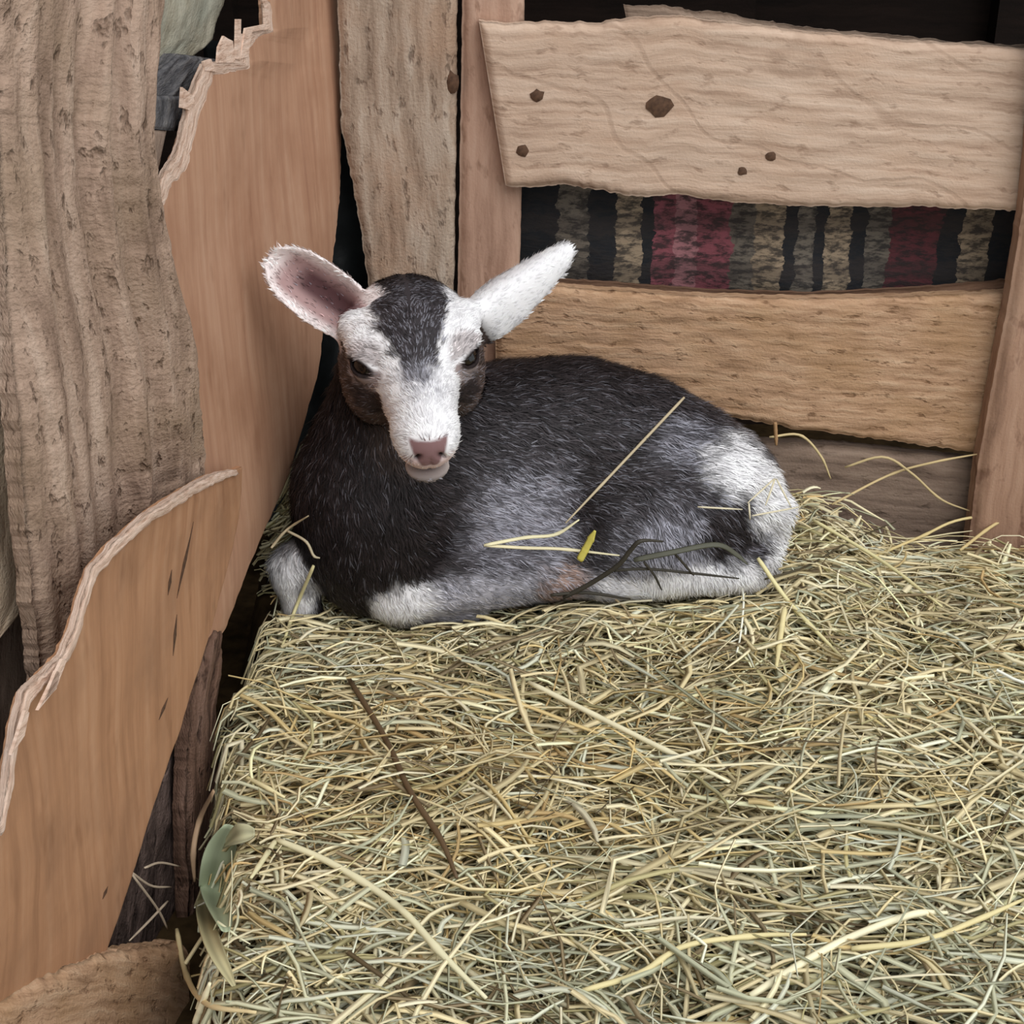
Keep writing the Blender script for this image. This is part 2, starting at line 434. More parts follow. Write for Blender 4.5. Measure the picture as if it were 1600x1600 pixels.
for i, (x, y, r) in enumerate([(840, 150, .0052), (816, 236, .005), (1205, 245, .004), (1160, 268, .0035)]):
    blob('nail_mark', at_y(x, y, 0.2123), BN, r, M['nail'], plank, i, 0.16, 1.1)
blob('knot', at_y(1028, 165, 0.2125), BN, .0085, M['nail'], plank, 31, 0.08, 1.3)
blob('knot', at_y(706, 130, 0.2265), BN, .009, M['nail'], wide, 21, 0.15, 0.6)

# plaid cloth behind the gap
nx_, nz_ = 120, 40
cx = np.linspace(-0.012, 0.64, nx_); cz = np.linspace(0.13, 0.335, nz_)
X, Z = np.meshgrid(cx, cz, indexing='ij')
Yc = 0.262 + 0.006 * np.sin(X * 38 + Z * 9) + 0.004 * fbm(X * 22, Z * 16, 4) + 0.003 * np.sin(Z * 70 + X * 12)
V = np.stack([X, Yc, Z], -1).reshape(-1, 3)
idx = np.arange(nx_ * nz_).reshape(nx_, nz_)
q = np.stack([idx[:-1, :-1], idx[1:, :-1], idx[1:, 1:], idx[:-1, 1:]], -1).reshape(-1, 4)
V2 = V + np.array([0, 0.003, 0])
per = np.concatenate([idx[0, :], idx[1:, -1], idx[-1, -2::-1], idx[-2:0:-1, 0]]); n0 = nx_ * nz_
sd = np.stack([per, np.roll(per, -1), np.roll(per, -1) + n0, per + n0], -1)
uv = np.concatenate([np.stack([X, Z], -1).reshape(-1, 2)] * 2)
cloth = mesh_obj('plaid_cloth', np.concatenate([V, V2]), np.concatenate([q, q[:, ::-1] + n0, sd]), M['plaid'], uv=uv, origin=(0.2, 0.26, 0.15))
tag(cloth, 'dim plaid woollen cloth of red, tan and black behind the plank gap', 'cloth')
# dark plastic sheet in the corner gap
cx = np.linspace(-0.26, -0.085, 40); cz = np.linspace(-0.05, 0.40, 60)
X, Z = np.meshgrid(cx, cz, indexing='ij')
Yc = 0.275 + 0.012 * fbm(X * 30, Z * 20, 9) + 0.006 * np.sin(X * 90)
V = np.stack([X, Yc, Z], -1).reshape(-1, 3); idx = np.arange(V.shape[0]).reshape(40, 60)
q = np.stack([idx[:-1, :-1], idx[1:, :-1], idx[1:, 1:], idx[:-1, 1:]], -1).reshape(-1, 4)
sh = mesh_obj('plastic_sheet', V, q, M['black'], origin=(-0.17, 0.28, 0))
sh.modifiers.new('thick', 'SOLIDIFY').thickness = 0.001
tag(sh, 'black plastic sheet in the corner gap beside the wide grey board', 'sheet')

# left side of the pen
wl = tag(empty('wall_left', (-0.22, -0.1, 0)), kind='structure')
def lf(pts, off): 
    if np.isscalar(off): off = [off] * len(pts)
    return [left(x, y, o) for (x, y), o in zip(pts, off)]
ridge = lambda U, W, v, s: (0.009 * np.exp(-((v - 0.52 - 0.05 * np.sin(s * 5)) / 0.055) ** 2) + 0.008 * np.exp(-((v - 0.90) / 0.09) ** 2)
        + 0.005 * np.exp(-((v - 0.12) / 0.12) ** 2) - 0.004 * np.exp(-((v - 0.7) / 0.06) ** 2) + 0.002 * np.sin(v * 46 + 4 * fbm(s * 5, v * 3, 3)) )
slabL = [(-8, -160), (-4, 0), (0, 100), (5, 190), (15, 330), (25, 470), (40, 640), (50, 800), (65, 960), (75, 1060), (80, 1200), (85, 1330)]
slabR = [(246, -160), (246, 0), (234, 120), (231, 225), (240, 310), (266, 430), (297, 540), (308, 640), (313, 700), (308, 800), (292, 960), (270, 1100)]
so = [0.030, 0.030, .029, .028, .027, .026, .024, .020, .011, .004, -.002, -.006]
sp_ = slab('slab_post', lf(slabL, so), lf(slabR, so), LN, 0.012, M['bark'], wl, nu=300, nv=90, relief=0.0026, jag=(0.002, 0.0022), seed=14, bump=ridge, freq=(12, 70), roundness=0.6)
tag(sp_, 'broad weathered slab post with bark ridges')
b1 = slab('board', lf([(-170, 370), (-170, 600), (-170, 850), (-170, 1000), (-170, 1150)], -0.012), lf([(16, 380), (38, 600), (56, 820), (66, 925), (-4, 1012)], -0.012),
          LN, 0.02, M['leftpale'], wl, nu=120, nv=50, relief=0.002, jag=(0.001, 0.001), seed=15)
tag(b1, 'pale adzed board beyond the slab post')
b2 = slab('board', lf([(-170, 1000), (-170, 1100), (-170, 1200), (-170, 1420)], -0.04), lf([(76, 935), (76, 1010), (74, 1100), (60, 1400)], -0.04),
          LN, 0.02, M['greyb'], wl, nu=60, nv=40, relief=0.0015, seed=16)
tag(b2, 'grey brown board low beyond the slab post')
b3 = slab('board', lf([(190, -160), (190, 0), (190, 60), (190, 110), (190, 160)], -0.030), lf([(385, -160), (356, 8), (338, 62), (285, 108), (228, 150)], -0.030),
          LN, 0.02, M['green'], wl, nu=100, nv=50, relief=0.002, jag=(0.001, 0.002), seed=17, freq=(40, 60))
tag(b3, 'greenish grey board above the torn plywood')
b4 = slab('bark_piece', lf([(285, 84), (245, 120), (215, 150), (210, 190), (210, 205)], -0.010), lf([(345, 92), (330, 130), (312, 165), (296, 195), (290, 205)], -0.010),
          LN, 0.012, M['slate'], wl, nu=60, nv=30, relief=0.003, jag=(0.002, 0.002), seed=18)
b5 = slab('bark_piece', lf([(208, 148), (208, 170), (208, 198)], -0.004), lf([(284, 150), (283, 172), (275, 205)], -0.006), LN, 0.005, M['slate'], wl, nu=30, nv=20, relief=0.002, seed=19)
b6 = slab('bark_piece', lf([(206, 203), (206, 250), (206, 300)], -0.006), lf([(264, 204), (254, 250), (241, 304)], -0.006), LN, 0.005, M['greyb'], wl, nu=30, nv=20, relief=0.002, seed=20)

# plywood sheets
upL = [(412, -160), (413, -60), (414, 0), (417, 46), (398, 52), (378, 58), (374, 92), (345, 98), (322, 104), (303, 150), (289, 205), (281, 240), (262, 272), (241, 312), (222, 340), (205, 420), (203, 600), (215, 760), (245, 900), (280, 1010)]
upR = [(530, -160), (531, -60), (531, 0), (531, 40), (531, 60), (531, 80), (531, 105), (531, 125), (531, 150), (532, 190), (531, 240), (530, 280), (528, 320), (524, 365), (518, 410), (510, 480), (498, 580), (452, 745), (392, 885), (352, 990)]
ply = slab('plywood_sheet', lf(upL, 0.0), lf(upR, 0.0), LN, 0.005, M['ply'], None, nu=300, nv=70, relief=0.0004, jag=(0.0025, 0.0022), seed=22, freq=(8, 40), roundness=0.2, lean=0.0,
           bump=lambda U, W, v, s: 0.002 * np.sin(v * 7 + s * 3))
tag(ply, 'reddish brown plywood sheet standing in the corner behind the goat ear', 'plywood')
up_t = [p for p in upL[2:15]]
inn = [(x + 11 + 9 * ((i * 7) % 5) / 4 * (1 if i > 2 else 0.2), y + (4 if i < 3 else 17)) for i, (x, y) in enumerate(up_t)]
up_t = [(x - (2 if i < 3 else 5), y - 3) for i, (x, y) in enumerate(up_t)]
te = slab('torn_edge', lf(up_t, 0.0028), lf(inn, 0.0024), LN, 0.0024, M['torn'], ply, nu=110, nv=8, relief=0.0008, jag=(0.002, 0.0035), seed=23)
tag(te, 'pale splintered veneer edge')
def splinter(pts, off, parent, seed):
    c = lf(pts, off); k = len(c)
    V = c + [p - LN * 0.0015 for p in c]
    Fc = [tuple(range(k)), tuple(range(2 * k - 1, k - 1, -1))] + [(i, i + k, (i + 1) % k + k, (i + 1) % k) for i in range(k)]
    return mesh_obj('splinter', V, Fc, M['torn'], parent, uv=[(p[1], p[2]) for p in V], smooth=False, origin=np.mean(V, axis=0))
for i, pts in enumerate([[(340, 98), (342, 74), (350, 56), (356, 60), (364, 64), (368, 98)], [(369, 92), (370, 30), (377, 30), (376, 94)],
                         [(376, 92), (384, 44), (414, 38), (414, 46), (394, 50), (388, 88)], [(283, 168), (285, 136), (300, 148), (305, 160), (296, 172)], [(408, -4), (418, -4), (421, 45), (415, 47), (413, 12)],
                         [(320, 110), (318, 96), (330, 92), (338, 112)]]):
    splinter(pts, 0.0035, ply, i)

loL = [(371, 733), (330, 742), (290, 765), (230, 805), (180, 850), (146, 890), (130, 935), (118, 985), (100, 1022), (72, 1052), (40, 1082), (26, 1135), (12, 1230), (0, 1290), (-60, 1420), (-150, 1580)]
loR = [(379, 729), (378, 765), (374, 810), (362, 870), (346, 930), (333, 980), (318, 1030), (300, 1085), (284, 1140), (266, 1190), (243, 1258), (215, 1350), (190, 1425), (163, 1504), (60, 1552), (-60, 1605)]
t_ = np.linspace(0, 1, 16)
oL = 0.014 + 0.030 * np.clip(t_ * 6, 0, 1); oR = 0.012 + 0.012 * t_
pl2 = slab('plywood_sheet', lf(loL, oL), lf(loR, oR), LN, 0.005, M['ply2'], None, nu=240, nv=70, relief=0.0004, jag=(0.002, 0.001), seed=24, freq=(8, 40), roundness=0.2, lean=0.0)
tag(pl2, 'tan brown plywood offcut with a long curved torn edge in front of the slab post', 'plywood')
inn = []
for i in range(14):
    a = np.array(loL[i], float); b = np.array(loR[i], float); d = (b - a) / np.linalg.norm(b - a)
    inn.append(tuple(a + d * (10 if i else 4) + np.array([0, 9])))
te2 = slab('torn_edge', lf(loL[:14], oL[:14] + 0.0022), lf(inn, oL[:14] + 0.0018), LN, 0.004, M['torn'], pl2, nu=150, nv=8, relief=0.0012, jag=(0.0018, 0.002), seed=25)
tag(te2, 'pale frayed torn edge')
for i, (a, b) in enumerate([((98, 1030), (60, 1110)), ((88, 1048), (70, 1095)), ((40, 1110), (18, 1180))]):
    a, b = np.array(a), np.array(b); n_ = np.array([6, 3])
    splinter([tuple(a), tuple(a + n_), tuple((a + b) / 2 + n_ * 1.6), tuple(b), tuple((a + b) / 2)], 0.050, pl2, i)
# dark splits along the grain of the offcut
for i, (a, b) in enumerate([((302, 815), (276, 935)), ((276, 960), (270, 1025)), ((262, 1090), (248, 1125)), ((168, 1385), (160, 1405)), ((268, 890), (262, 930))]):
    a = np.array(a, float); b = np.array(b, float); q_ = np.array([2.2, 0])
    c = [left(p[0], p[1], .0250) for p in (a, (a + b) / 2 + q_, b, (a + b) / 2 - q_)]
    hits = []
    for p in c:                                  # seat the split on the sheet's face
        d = ray(*((p - CAM)[0] / np.dot(p - CAM, FWD) * F_PX + 800, 800 - np.dot(p - CAM, UPV) / np.dot(p - CAM, FWD) * F_PX)); d /= np.linalg.norm(d)
        ok, loc, nn_, _ = pl2.ray_cast(Vector(CAM - np.array(pl2.location)), Vector(d))
        hits.append(np.array(loc) + np.array(pl2.location) if ok else p)
    V = [p + LN * .0003 for p in hits] + [p - LN * .001 for p in hits]
    Fc = [(0, 1, 2, 3), (7, 6, 5, 4)] + [(k, k + 4, (k + 1) % 4 + 4, (k + 1) % 4) for k in range(4)]
    mesh_obj('split', V, Fc, M['nail'], pl2, smooth=False, origin=np.mean(V, axis=0))

# base timber under the plywood
lg = slab('base_timber', lf([(335, 900), (290, 1000), (250, 1100), (195, 1250), (150, 1400), (110, 1560), (90, 1700)], -0.012), lf([(352, 900), (335, 1000), (322, 1100), (316, 1250), (312, 1400), (310, 1560), (310, 1700)], -0.012),
          LN, 0.03, M['darklog'], wl, nu=140, nv=40, relief=0.004, jag=(0.002, 0.002), seed=27, freq=(30, 60))
tag(lg, 'dark bark covered base timber under the plywood')
es = slab('edge_strip', lf([(338, 985), (322, 1030), (304, 1100), (296, 1250), (300, 1400), (306, 1560)], 0.004), lf([(352, 985), (348, 1030), (344, 1100), (346, 1250), (342, 1400), (338, 1560)], 0.004),
          LN, 0.012, M['redlog'], wl, nu=120, nv=20, relief=0.003, jag=(0.002, 0.002), seed=28)
tag(es, 'dark reddish strip of wood along the hay edge')
fp = slab('plank', lf([(-170, 1650), (0, 1575), (50, 1540), (110, 1512), (170, 1492), (230, 1482), (285, 1474), (300, 1480)], 0.030), lf([(-170, 1800), (0, 1800), (50, 1800), (110, 1800), (170, 1800), (230, 1800), (285, 1800), (306, 1800)], 0.030),
          LN, 0.016, M['tan'], wl, nu=120, nv=50, relief=0.0018, jag=(0.002, 0.002), seed=29)
tag(fp, 'rough sawn low plank in front of the plywood offcut')

# ------------------------------------------------------------------ the goat
# one implicit surface: rounded cones and ellipsoids blended together, meshed once as a single continuous body
VX = 0.0016
LO = np.array([-0.215, -0.140, -0.012]); HI = np.array([0.262, 0.200, 0.325])
DIM = np.ceil((HI - LO) / VX).astype(int) + 1
D = np.full(DIM, 0.2, np.float32)
AX = [(LO[k] + VX * np.arange(DIM[k])).astype(np.float32) for k in range(3)]

def sub(lo, hi):
    i0 = np.clip(np.floor((np.asarray(lo) - LO) / VX).astype(int), 0, DIM); i1 = np.clip(np.ceil((np.asarray(hi) - LO) / VX).astype(int) + 1, 0, DIM)
    sl = tuple(slice(a, b) for a, b in zip(i0, i1))
    P = np.meshgrid(*[AX[k][sl[k]] for k in range(3)], indexing='ij', sparse=True)
    return sl, P

def smin(a, b, k):
    h = np.clip(0.5 + 0.5 * (b - a) / k, 0, 1)
    return b + (a - b) * h - k * h * (1 - h)

def add(lo, hi, fn, k=0.02):
    sl, P = sub(np.asarray(lo) - k - 0.006, np.asarray(hi) + k + 0.006)
    D[sl] = smin(D[sl], fn(P).astype(np.float32), k)

def cone(a, ra, b, rb, k=0.02, flat=None):
    a = np.asarray(a, float); b = np.asarray(b, float); ba = b - a; L = ba.dot(ba)
    def fn(P):
        x, y, z = P[0] - a[0], P[1] - a[1], P[2] - a[2]
        t = np.clip((x * ba[0] + y * ba[1] + z * ba[2]) / L, 0, 1)
        return np.sqrt((x - ba[0] * t) ** 2 + (y - ba[1] * t) ** 2 + (z - ba[2] * t) ** 2) - (ra + (rb - ra) * t)
    add(np.minimum(a - ra, b - rb), np.maximum(a + ra, b + rb), fn, k)

def ell(c, r, k=0.02, fr=None):
    c = np.asarray(c, float); r = np.asarray(r, float); R = r.max()
    def fn(P):
        x, y, z = P[0] - c[0], P[1] - c[1], P[2] - c[2]
        if fr is not None:
            x, y, z = [x * f[0] + y * f[1] + z * f[2] for f in fr]
        q = np.sqrt((x / r[0]) ** 2 + (y / r[1]) ** 2 + (z / r[2]) ** 2)
        return (q - 1.0) * r.min() if False else q * (q - 1.0) / (np.sqrt((x / r[0] ** 2) ** 2 + (y / r[1] ** 2) ** 2 + (z / r[2] ** 2) ** 2) + 1e-6)
    add(c - R, c + R, fn, k)

# trunk
TR = [(-.095, .045, .078, .056), (-.045, .085, .098, .066), (.0, .103, .099, .0725), (.05, .108, .098, .0745), (.10, .112, .088, .068), (.140, .116, .073, .058), (.176, .118, .055, .047), (.190, .120, .043, .038)]
for p, q in zip(TR[:-1], TR[1:]):
    cone(p[:3], p[3], q[:3], q[3], 0.02)
ell((.02, .085, .060), (.10, .062, .055), 0.03)                       # belly
ell((-.108, .020, .070), (.054, .046, .068), 0.025)                   # breast
ell((-.035, .045, .085), (.042, .034, .055), 0.02)                    # near shoulder
cone((-.112, .045, .105), .054, (-.078, .052, .205), .040, 0.03)      # neck
# near fore leg folded under
cone((.034, .030, .043), .033, (-.080, .004, .028), .0220, 0.012)
ell((-.088, .000, .027), (.0225, .020, .0215), 0.008)
cone((-.085, .004, .010), .012, (-.030, .012, .006), .009, 0.008)
# far fore leg, its knee by the plywood
cone((-.135, .045, .060), .024, (-.168, .012, .040), .0170, 0.010)
cone((-.168, .012, .046), .0165, (-.163, .010, .010), .0150, 0.008)
# near hind leg: thigh, stifle, gaskin, hock, cannon lying forward, hoof
cone((.160, .085, .072), .054, (.082, .042, .066), .046, 0.018)
cone((.150, .060, .060), .046, (.110, .040, .050), .042, 0.015)
cone((.082, .036, .050), .038, (.184, .050, .030), .022, 0.012)
cone((.190, .046, .030), .0185, (.200, .075, .045), .020, 0.015)
cone((.184, .026, .034), .0175, (.074, .010, .034), .0140, 0.008)
cone((.074, .010, .034), .0150, (.052, .008, .036), .0135, 0.006)
cone((.052, .008, .037), .0145, (.030, .006, .038), .0165, 0.004)
# tail, lying along the rump
cone((.178, .085, .108), .013, (.207, .062, .070), .015, 0.008)
cone((.207, .062, .070), .015, (.211, .058, .045), .007, 0.006)

# head, in its own frame
HM = np.array([-.0685, -.020, .2265])
hf = np.array([.160, -.920, -.345]); hf /= np.linalg.norm(hf)
hu = np.array([.02, -.35, .93]); hu -= hf * hu.dot(hf); hu /= np.linalg.norm(hu)
hs = np.cross(hu, hf)                                                   # the goat's left
HF = (hf, hu, hs)
def H(f, u, s): return HM + hf * f + hu * u + hs * s
def hell(c, r, k=0.012): ell(H(*c), r, k, HF)
def hcone(a, ra, b, rb, k=0.012): cone(H(*a), ra, H(*b), rb, k)
hell((-.023, -.001, 0), (.042, .0350, .0470), 0.012)
hell((-.002, .008, 0), (.033, .025, .037))
for s in (-1, 1):
    hell((.000, .014, .033 * s), (.021, .012, .0135), .008)
    hell((-.012, -.024, .0290 * s), (.036, .034, .0220))
hcone((.006, -.005, 0), .0325, (.060, -.006, 0), .0218, 0.014)
hell((.0745, -.0110, 0), (.0205, .0205, .0212), 0.010)
hcone((-.012, -.046, 0), .0235, (.066, -.0325, 0), .0120, 0.012)
hell((.0755, -.0345, 0), (.0150, .0058, .0150), 0.003)
cone(H(-.045, -.010, 0), .034, (-.082, .055, .19), .040, 0.02)

# eyes: sockets, lids
EYE = [H(.0150, .0070, s * .0320) for s in (-1, 1)]
EN = []
for e, s in zip(EYE, (-1, 1)):
    d = hs * s * .72 + hf * .56 + hu * .40; d /= np.linalg.norm(d); EN.append(d)
    sl, P = sub(e - .02, e + .02)
    x, y, z = P[0] - e[0], P[1] - e[1], P[2] - e[2]
    r = np.sqrt(x * x + y * y + z * z)
    upv = hu - d * hu.dot(d); upv /= np.linalg.norm(upv); sdv = np.cross(upv, d)
    u = x * upv[0] + y * upv[1] + z * upv[2]; o = x * d[0] + y * d[1] + z * d[2]; f = x * sdv[0] + y * sdv[1] + z * sdv[2]
    dd = D[sl]
    ball = r - .0122
    dd = smin(dd, np.maximum(ball, -(o + .004)).astype(np.float32), .005)
    half = .0040 * np.sqrt(np.clip(1 - (f / .0088) ** 2, 0, 1)) - .0002
    open_ = np.maximum(np.abs(u + .0010) - half, r - .0200); open_ = np.maximum(open_, -(o - .0045))
    dd = np.maximum(dd, -open_.astype(np.float32))
    D[sl] = dd

# nostrils, mouth, nose pad
sl, P = sub(H(.075, -.01, 0) - .045, H(.075, -.01, 0) + .045)
x, y, z = P[0] - HM[0], P[1] - HM[1], P[2] - HM[2]
f, u, s = [x * a[0] + y * a[1] + z * a[2] for a in HF]
um = -.0305 - .0000 * np.clip((.085 - f) / .03, 0, 2) + .0075 * np.clip((.060 - f) / .02, 0, 1.2)
g = np.exp(-((u - um) / .0016) ** 2) * np.clip((f - .036) / .010, 0, 1)
dd = D[sl] + .0034 * g.astype(np.float32)
for sg in (-1, 1):
    a_ = (np.abs(s) - .0085); b_ = (u + .0115) + .55 * (np.abs(s) - .0085)
    pass
nn = np.exp(-(((np.abs(s) - .0078) * .62 - (u + .0105) * .78) / .0030) ** 2 - (((np.abs(s) - .0078) * .78 + (u + .0105) * .62) / .0013) ** 2) * np.clip((f - .072) / .006, 0, 1)
dd = dd + .0048 * nn.astype(np.float32)
ph = np.exp(-(s / .0011) ** 2) * np.clip((-.009 - u) / .004, 0, 1) * np.clip((u + .0300) / .002, 0, 1) * np.clip((f - .07) / .008, 0, 1)
dd = dd + .0014 * ph.astype(np.float32)
D[sl] = dd

# ears: cupped leaves
def ear(base, tip, face, wmax, cup, prof, thick=.0017, roll_k=.010):
    base = np.asarray(base, float); tip = np.asarray(tip, float); a = tip - base; L = np.linalg.norm(a); a /= L
    c = np.asarray(face, float); c = c - a * c.dot(a); c /= np.linalg.norm(c); b = np.cross(c, a)
    def fn(P):
        x, y, z = P[0] - base[0], P[1] - base[1], P[2] - base[2]
        ta = x * a[0] + y * a[1] + z * a[2]; tb = x * b[0] + y * b[1] + z * b[2]; tc = x * c[0] + y * c[1] + z * c[2]
        q = np.clip(ta / L, 0, 1)
        W = wmax * np.interp(q, prof[0], prof[1])
        Wc = np.maximum(W, .003)
        sheet = tc - cup * np.clip(1 - q * .55, 0, 1) * Wc * (np.clip(tb / Wc, -1.2, 1.2) ** 2 - .5)
        dd_ = np.sqrt(np.maximum(np.abs(tb) - W, 0) ** 2 + np.maximum(np.abs(sheet) * .75 - thick * .3, 0) ** 2 + np.maximum(np.maximum(-ta, ta - L), 0) ** 2) - thick
        return dd_
    R = max(wmax, .03)
    add(np.minimum(base, tip) - R, np.maximum(base, tip) + R, fn, .006)
    return base, a, b, c, L, wmax
E1 = ear((-.106, .014, .238), (-.1665, .006, .2885), (.30, -.95, .10), .0200, .95, ([0, .15, .35, .55, .75, .9, 1], [.70, .88, 1.0, 1.0, .92, .72, .36]))
E2 = ear((-.030, .012, .241), (.0405, .030, .2885), (-.30, .55, -.75), .0185, 1.25, ([0, .15, .35, .55, .75, .9, 1], [.80, .95, .92, .78, .60, .44, .18]))
hell((-.020, .014, -.040), (.012, .012, .010), .008)
hell((-.020, .014, .040), (.012, .012, .010), .008)

import openvdb
gr = openvdb.FloatGrid(background=0.1)
gr.copyFromArray(D)
gp, gq = gr.convertToQuads(isovalue=0.0)[:2]
GV = LO + np.asarray(gp, float) * VX
GF = np.asarray(gq, np.int64)
# outward faces
a, b, c = GV[GF[:, 0]], GV[GF[:, 1]], GV[GF[:, 2]]
vol = np.einsum('ij,ij->i', np.cross(b - a, c - a), a - GV.mean(0)).sum()
if vol < 0: GF = GF[:, ::-1]

def grad_at(Pt):
    g = (Pt - LO) / VX; i = np.clip(np.round(g).astype(int), 2, DIM - 3)
    G = np.stack([D[i[:, 0] + 2, i[:, 1], i[:, 2]] - D[i[:, 0] - 2, i[:, 1], i[:, 2]], D[i[:, 0], i[:, 1] + 2, i[:, 2]] - D[i[:, 0], i[:, 1] - 2, i[:, 2]],
                  D[i[:, 0], i[:, 1], i[:, 2] + 2] - D[i[:, 0], i[:, 1], i[:, 2] - 2]], -1).astype(float)
    return G / (np.linalg.norm(G, axis=1)[:, None] + 1e-9)
def sdf_at(Pt):
    g = (Pt - LO) / VX; i = np.round(g).astype(int)
    ok = np.all((i >= 0) & (i < DIM), axis=-1); i = np.clip(i, 0, DIM - 1)
    return np.where(ok, D[i[..., 0], i[..., 1], i[..., 2]], 0.1)
# drop stray islands: keep the part of the surface joined to the largest one
par = np.arange(len(GV))
for it in range(400):
    m = par[GF].min(1)
    new = par.copy()
    for k in range(4): np.minimum.at(new, GF[:, k], m)
    new = new[new]
    if np.array_equal(new, par): break
    par = new
ids, cnt = np.unique(par, return_counts=True)
keep = par == ids[cnt.argmax()]
mp_ = np.cumsum(keep) - 1
GF = mp_[GF[keep[GF[:, 0]]]]; GV = GV[keep]

# ---- coat pattern: colours that belong to the hair, laid out on the animal
def sstep(a, b, x):
    t = np.clip((x - a) / (b - a), 0, 1); return t * t * (3 - 2 * t)
BLACK, CHAR, GREY, LGREY, WHITE = lin((40, 34, 35)), lin((62, 57, 60)), lin((120, 118, 126)), lin((168, 166, 174)), lin((240, 238, 240))
BROWN, PINK, NOSE, TAN = lin((96, 80, 74)), lin((206, 172, 166)), lin((128, 98, 98)), lin((150, 126, 116))

def coat(P):
    n = len(P)
    wob = np.stack([fbm(P[:, 0] * 70 + 9, P[:, 2] * 70 + P[:, 1] * 40, s_, 3) - .5 for s_ in (1, 2, 3)], -1) * .018
    Q = P + wob
    C = np.tile(BLACK, (n, 1)); T = np.full(n, .12)                       # colour, share of pale hairs
    def paint(w, col, tick=None):
        nonlocal C, T
        C = C * (1 - w[:, None]) + col * w[:, None]
        if tick is not None: T = T * (1 - w) + tick * w
    def ball(c, r, soft=.5):
        d = np.linalg.norm((Q - np.asarray(c[:3])) / np.asarray(r), axis=1)
        return 1 - sstep(1 - soft, 1 + soft * .4, d)
    paint(np.ones(n) * sstep(.19, .12, Q[:, 2]) * sstep(-.06, -.02, Q[:, 0]), CHAR * .85, .38)
    paint(ball((.005, .035, .078), (.064, .05, .046), .6), GREY * 1.7, 1.0)                   # flank
    paint(ball((.03, .045, .10), (.05, .05, .035), .8) * .5, CHAR, .6)
    paint(ball((.062, .030, .10), (.020, .04, .055), .6), BLACK, .25)                # dark fold before the thigh
    paint(ball((.118, .010, .056), (.054, .05, .040), .6), GREY * 1.45, 1.0)                 # thigh
    paint(ball((.163, .030, .070), (.026, .045, .024), .5), BLACK, .3)
    paint(ball((.085, .055, .112), (.030, .05, .022), .6) * .8, BLACK, .3); paint(ball((.125, .07, .128), (.03, .05, .016), .6) * .6, GREY, .7)
    # white rump, tail and haunch edge
    paint(ball((.166, .076, .106), (.038, .055, .024), .45), WHITE, .9)
    paint(ball((.196, .070, .085), (.025, .05, .032), .45), WHITE, .9)
    paint(ball((.216, .075, .050), (.024, .07, .040), .5), WHITE, .9)
    # legs
    fore = np.maximum(ball((-.02, .0, .025), (.085, .035, .026), .5) * sstep(.045, .01, P[:, 1]), ball((.028, .01, .03), (.04, .03, .028), .5))
    paint(fore * sstep(.062, .045, P[:, 2]), LGREY, .9)
    paint(ball((-.088, -.004, .027), (.030, .03, .028), .5) * sstep(-.112, -.106, P[:, 0]), WHITE, .9)
    paint(ball((-.170, .004, .032), (.022, .024, .040), .5), WHITE * .85, .95)
    hind = ball((.130, .008, .030), (.086, .028, .024), .4)
    paint(hind, WHITE, .95)
    paint(ball((.215, .05, .025), (.03, .05, .03), .5), WHITE, .95)
    paint(ball((.036, .004, .036), (.022, .024, .022), .4), TAN, .6)
    # head
    d = P - HM; f, u, s = d @ hf, d @ hu, d @ hs
    hd = sstep(.058, .040, np.linalg.norm(np.stack([f * .55 - .008, u * .9, s * .8], -1), axis=1)) * (f > -.07)
    wz = (fbm(P[:, 0] * 160, P[:, 2] * 160, 5, 3) - .5) * .010
    f_, u_, s_ = f + wz, u + wz, np.abs(s) + wz * .7
    paint(hd, BROWN * .55, .2)
    cheek = sstep(.0, -.02, u_) * sstep(.05, .01, f_)
    paint(hd * cheek * .6, BROWN, .5)
    ub = np.interp(f_, [-.06, -.04, -.02, 0, .012, .03, .05, .07, .09], [.012, .012, .013, .013, .011, .000, -.013, -.020, -.027])
    inner = np.interp(f_, [-.06, -.045, -.03, -.005, .012, .026, .038, .049, .060], [.027, .026, .0250, .0250, .0205, .0155, .0105, .005, -.014])
    wt = sstep(-.0035, .002, u_ - ub) * sstep(-.0025, .0035, s_ - inner) * sstep(-.052, -.042, f_)
    ctr = sstep(.0035, -.0025, s_ - inner) * sstep(.0, .01, u_) 
    paint(hd * ctr, CHAR * .8, .55)
    paint(hd * sstep(-.036, -.05, f_), BLACK, .1)
    paint(hd * wt, WHITE, .95); paint(sstep(.040, .022, np.linalg.norm(P - H(.015, -.062, -.008), axis=1)) * .75 * (1 - wt), BROWN * .8, .35)
    paint(hd * sstep(.030, .044, f_) * sstep(.078, .050, f_) * sstep(.020, .006, s_) * sstep(0, .008, u_) * .6, LGREY * .85, .8)
    # around the eyes: pale lids, dark streak to the mouth corner
    for e, dn in zip(EYE, EN):
        de = P - e; r = np.linalg.norm(de, axis=1); upv = hu - dn * hu.dot(dn); upv /= np.linalg.norm(upv); eu = de @ upv; es = de @ np.cross(upv, dn)
        near_ = sstep(.0215, .0160, r) * (de @ dn > -.004)
        paint(near_ * sstep(.0040, .0065, eu) * hd, lin((176, 168, 168)), .6)
        paint(near_ * sstep(.0040, .0010, eu) * hd, lin((150, 136, 134)), .6)
        lidw = sstep(.0150, .0135, r) * sstep(1.5, 1.15, np.sqrt((es / .0088) ** 2 + ((eu + .001) / .0050) ** 2))
        paint(lidw * hd, lin((38, 30, 30)), .0)
    streak = sstep(.014, .007, np.abs(u_ + .020 - (.030 - f_) * .55)) * sstep(.012, .020, f_) * sstep(.050, .040, f_)
    paint(hd * streak * (1 - wt) * .8, BLACK, .1)
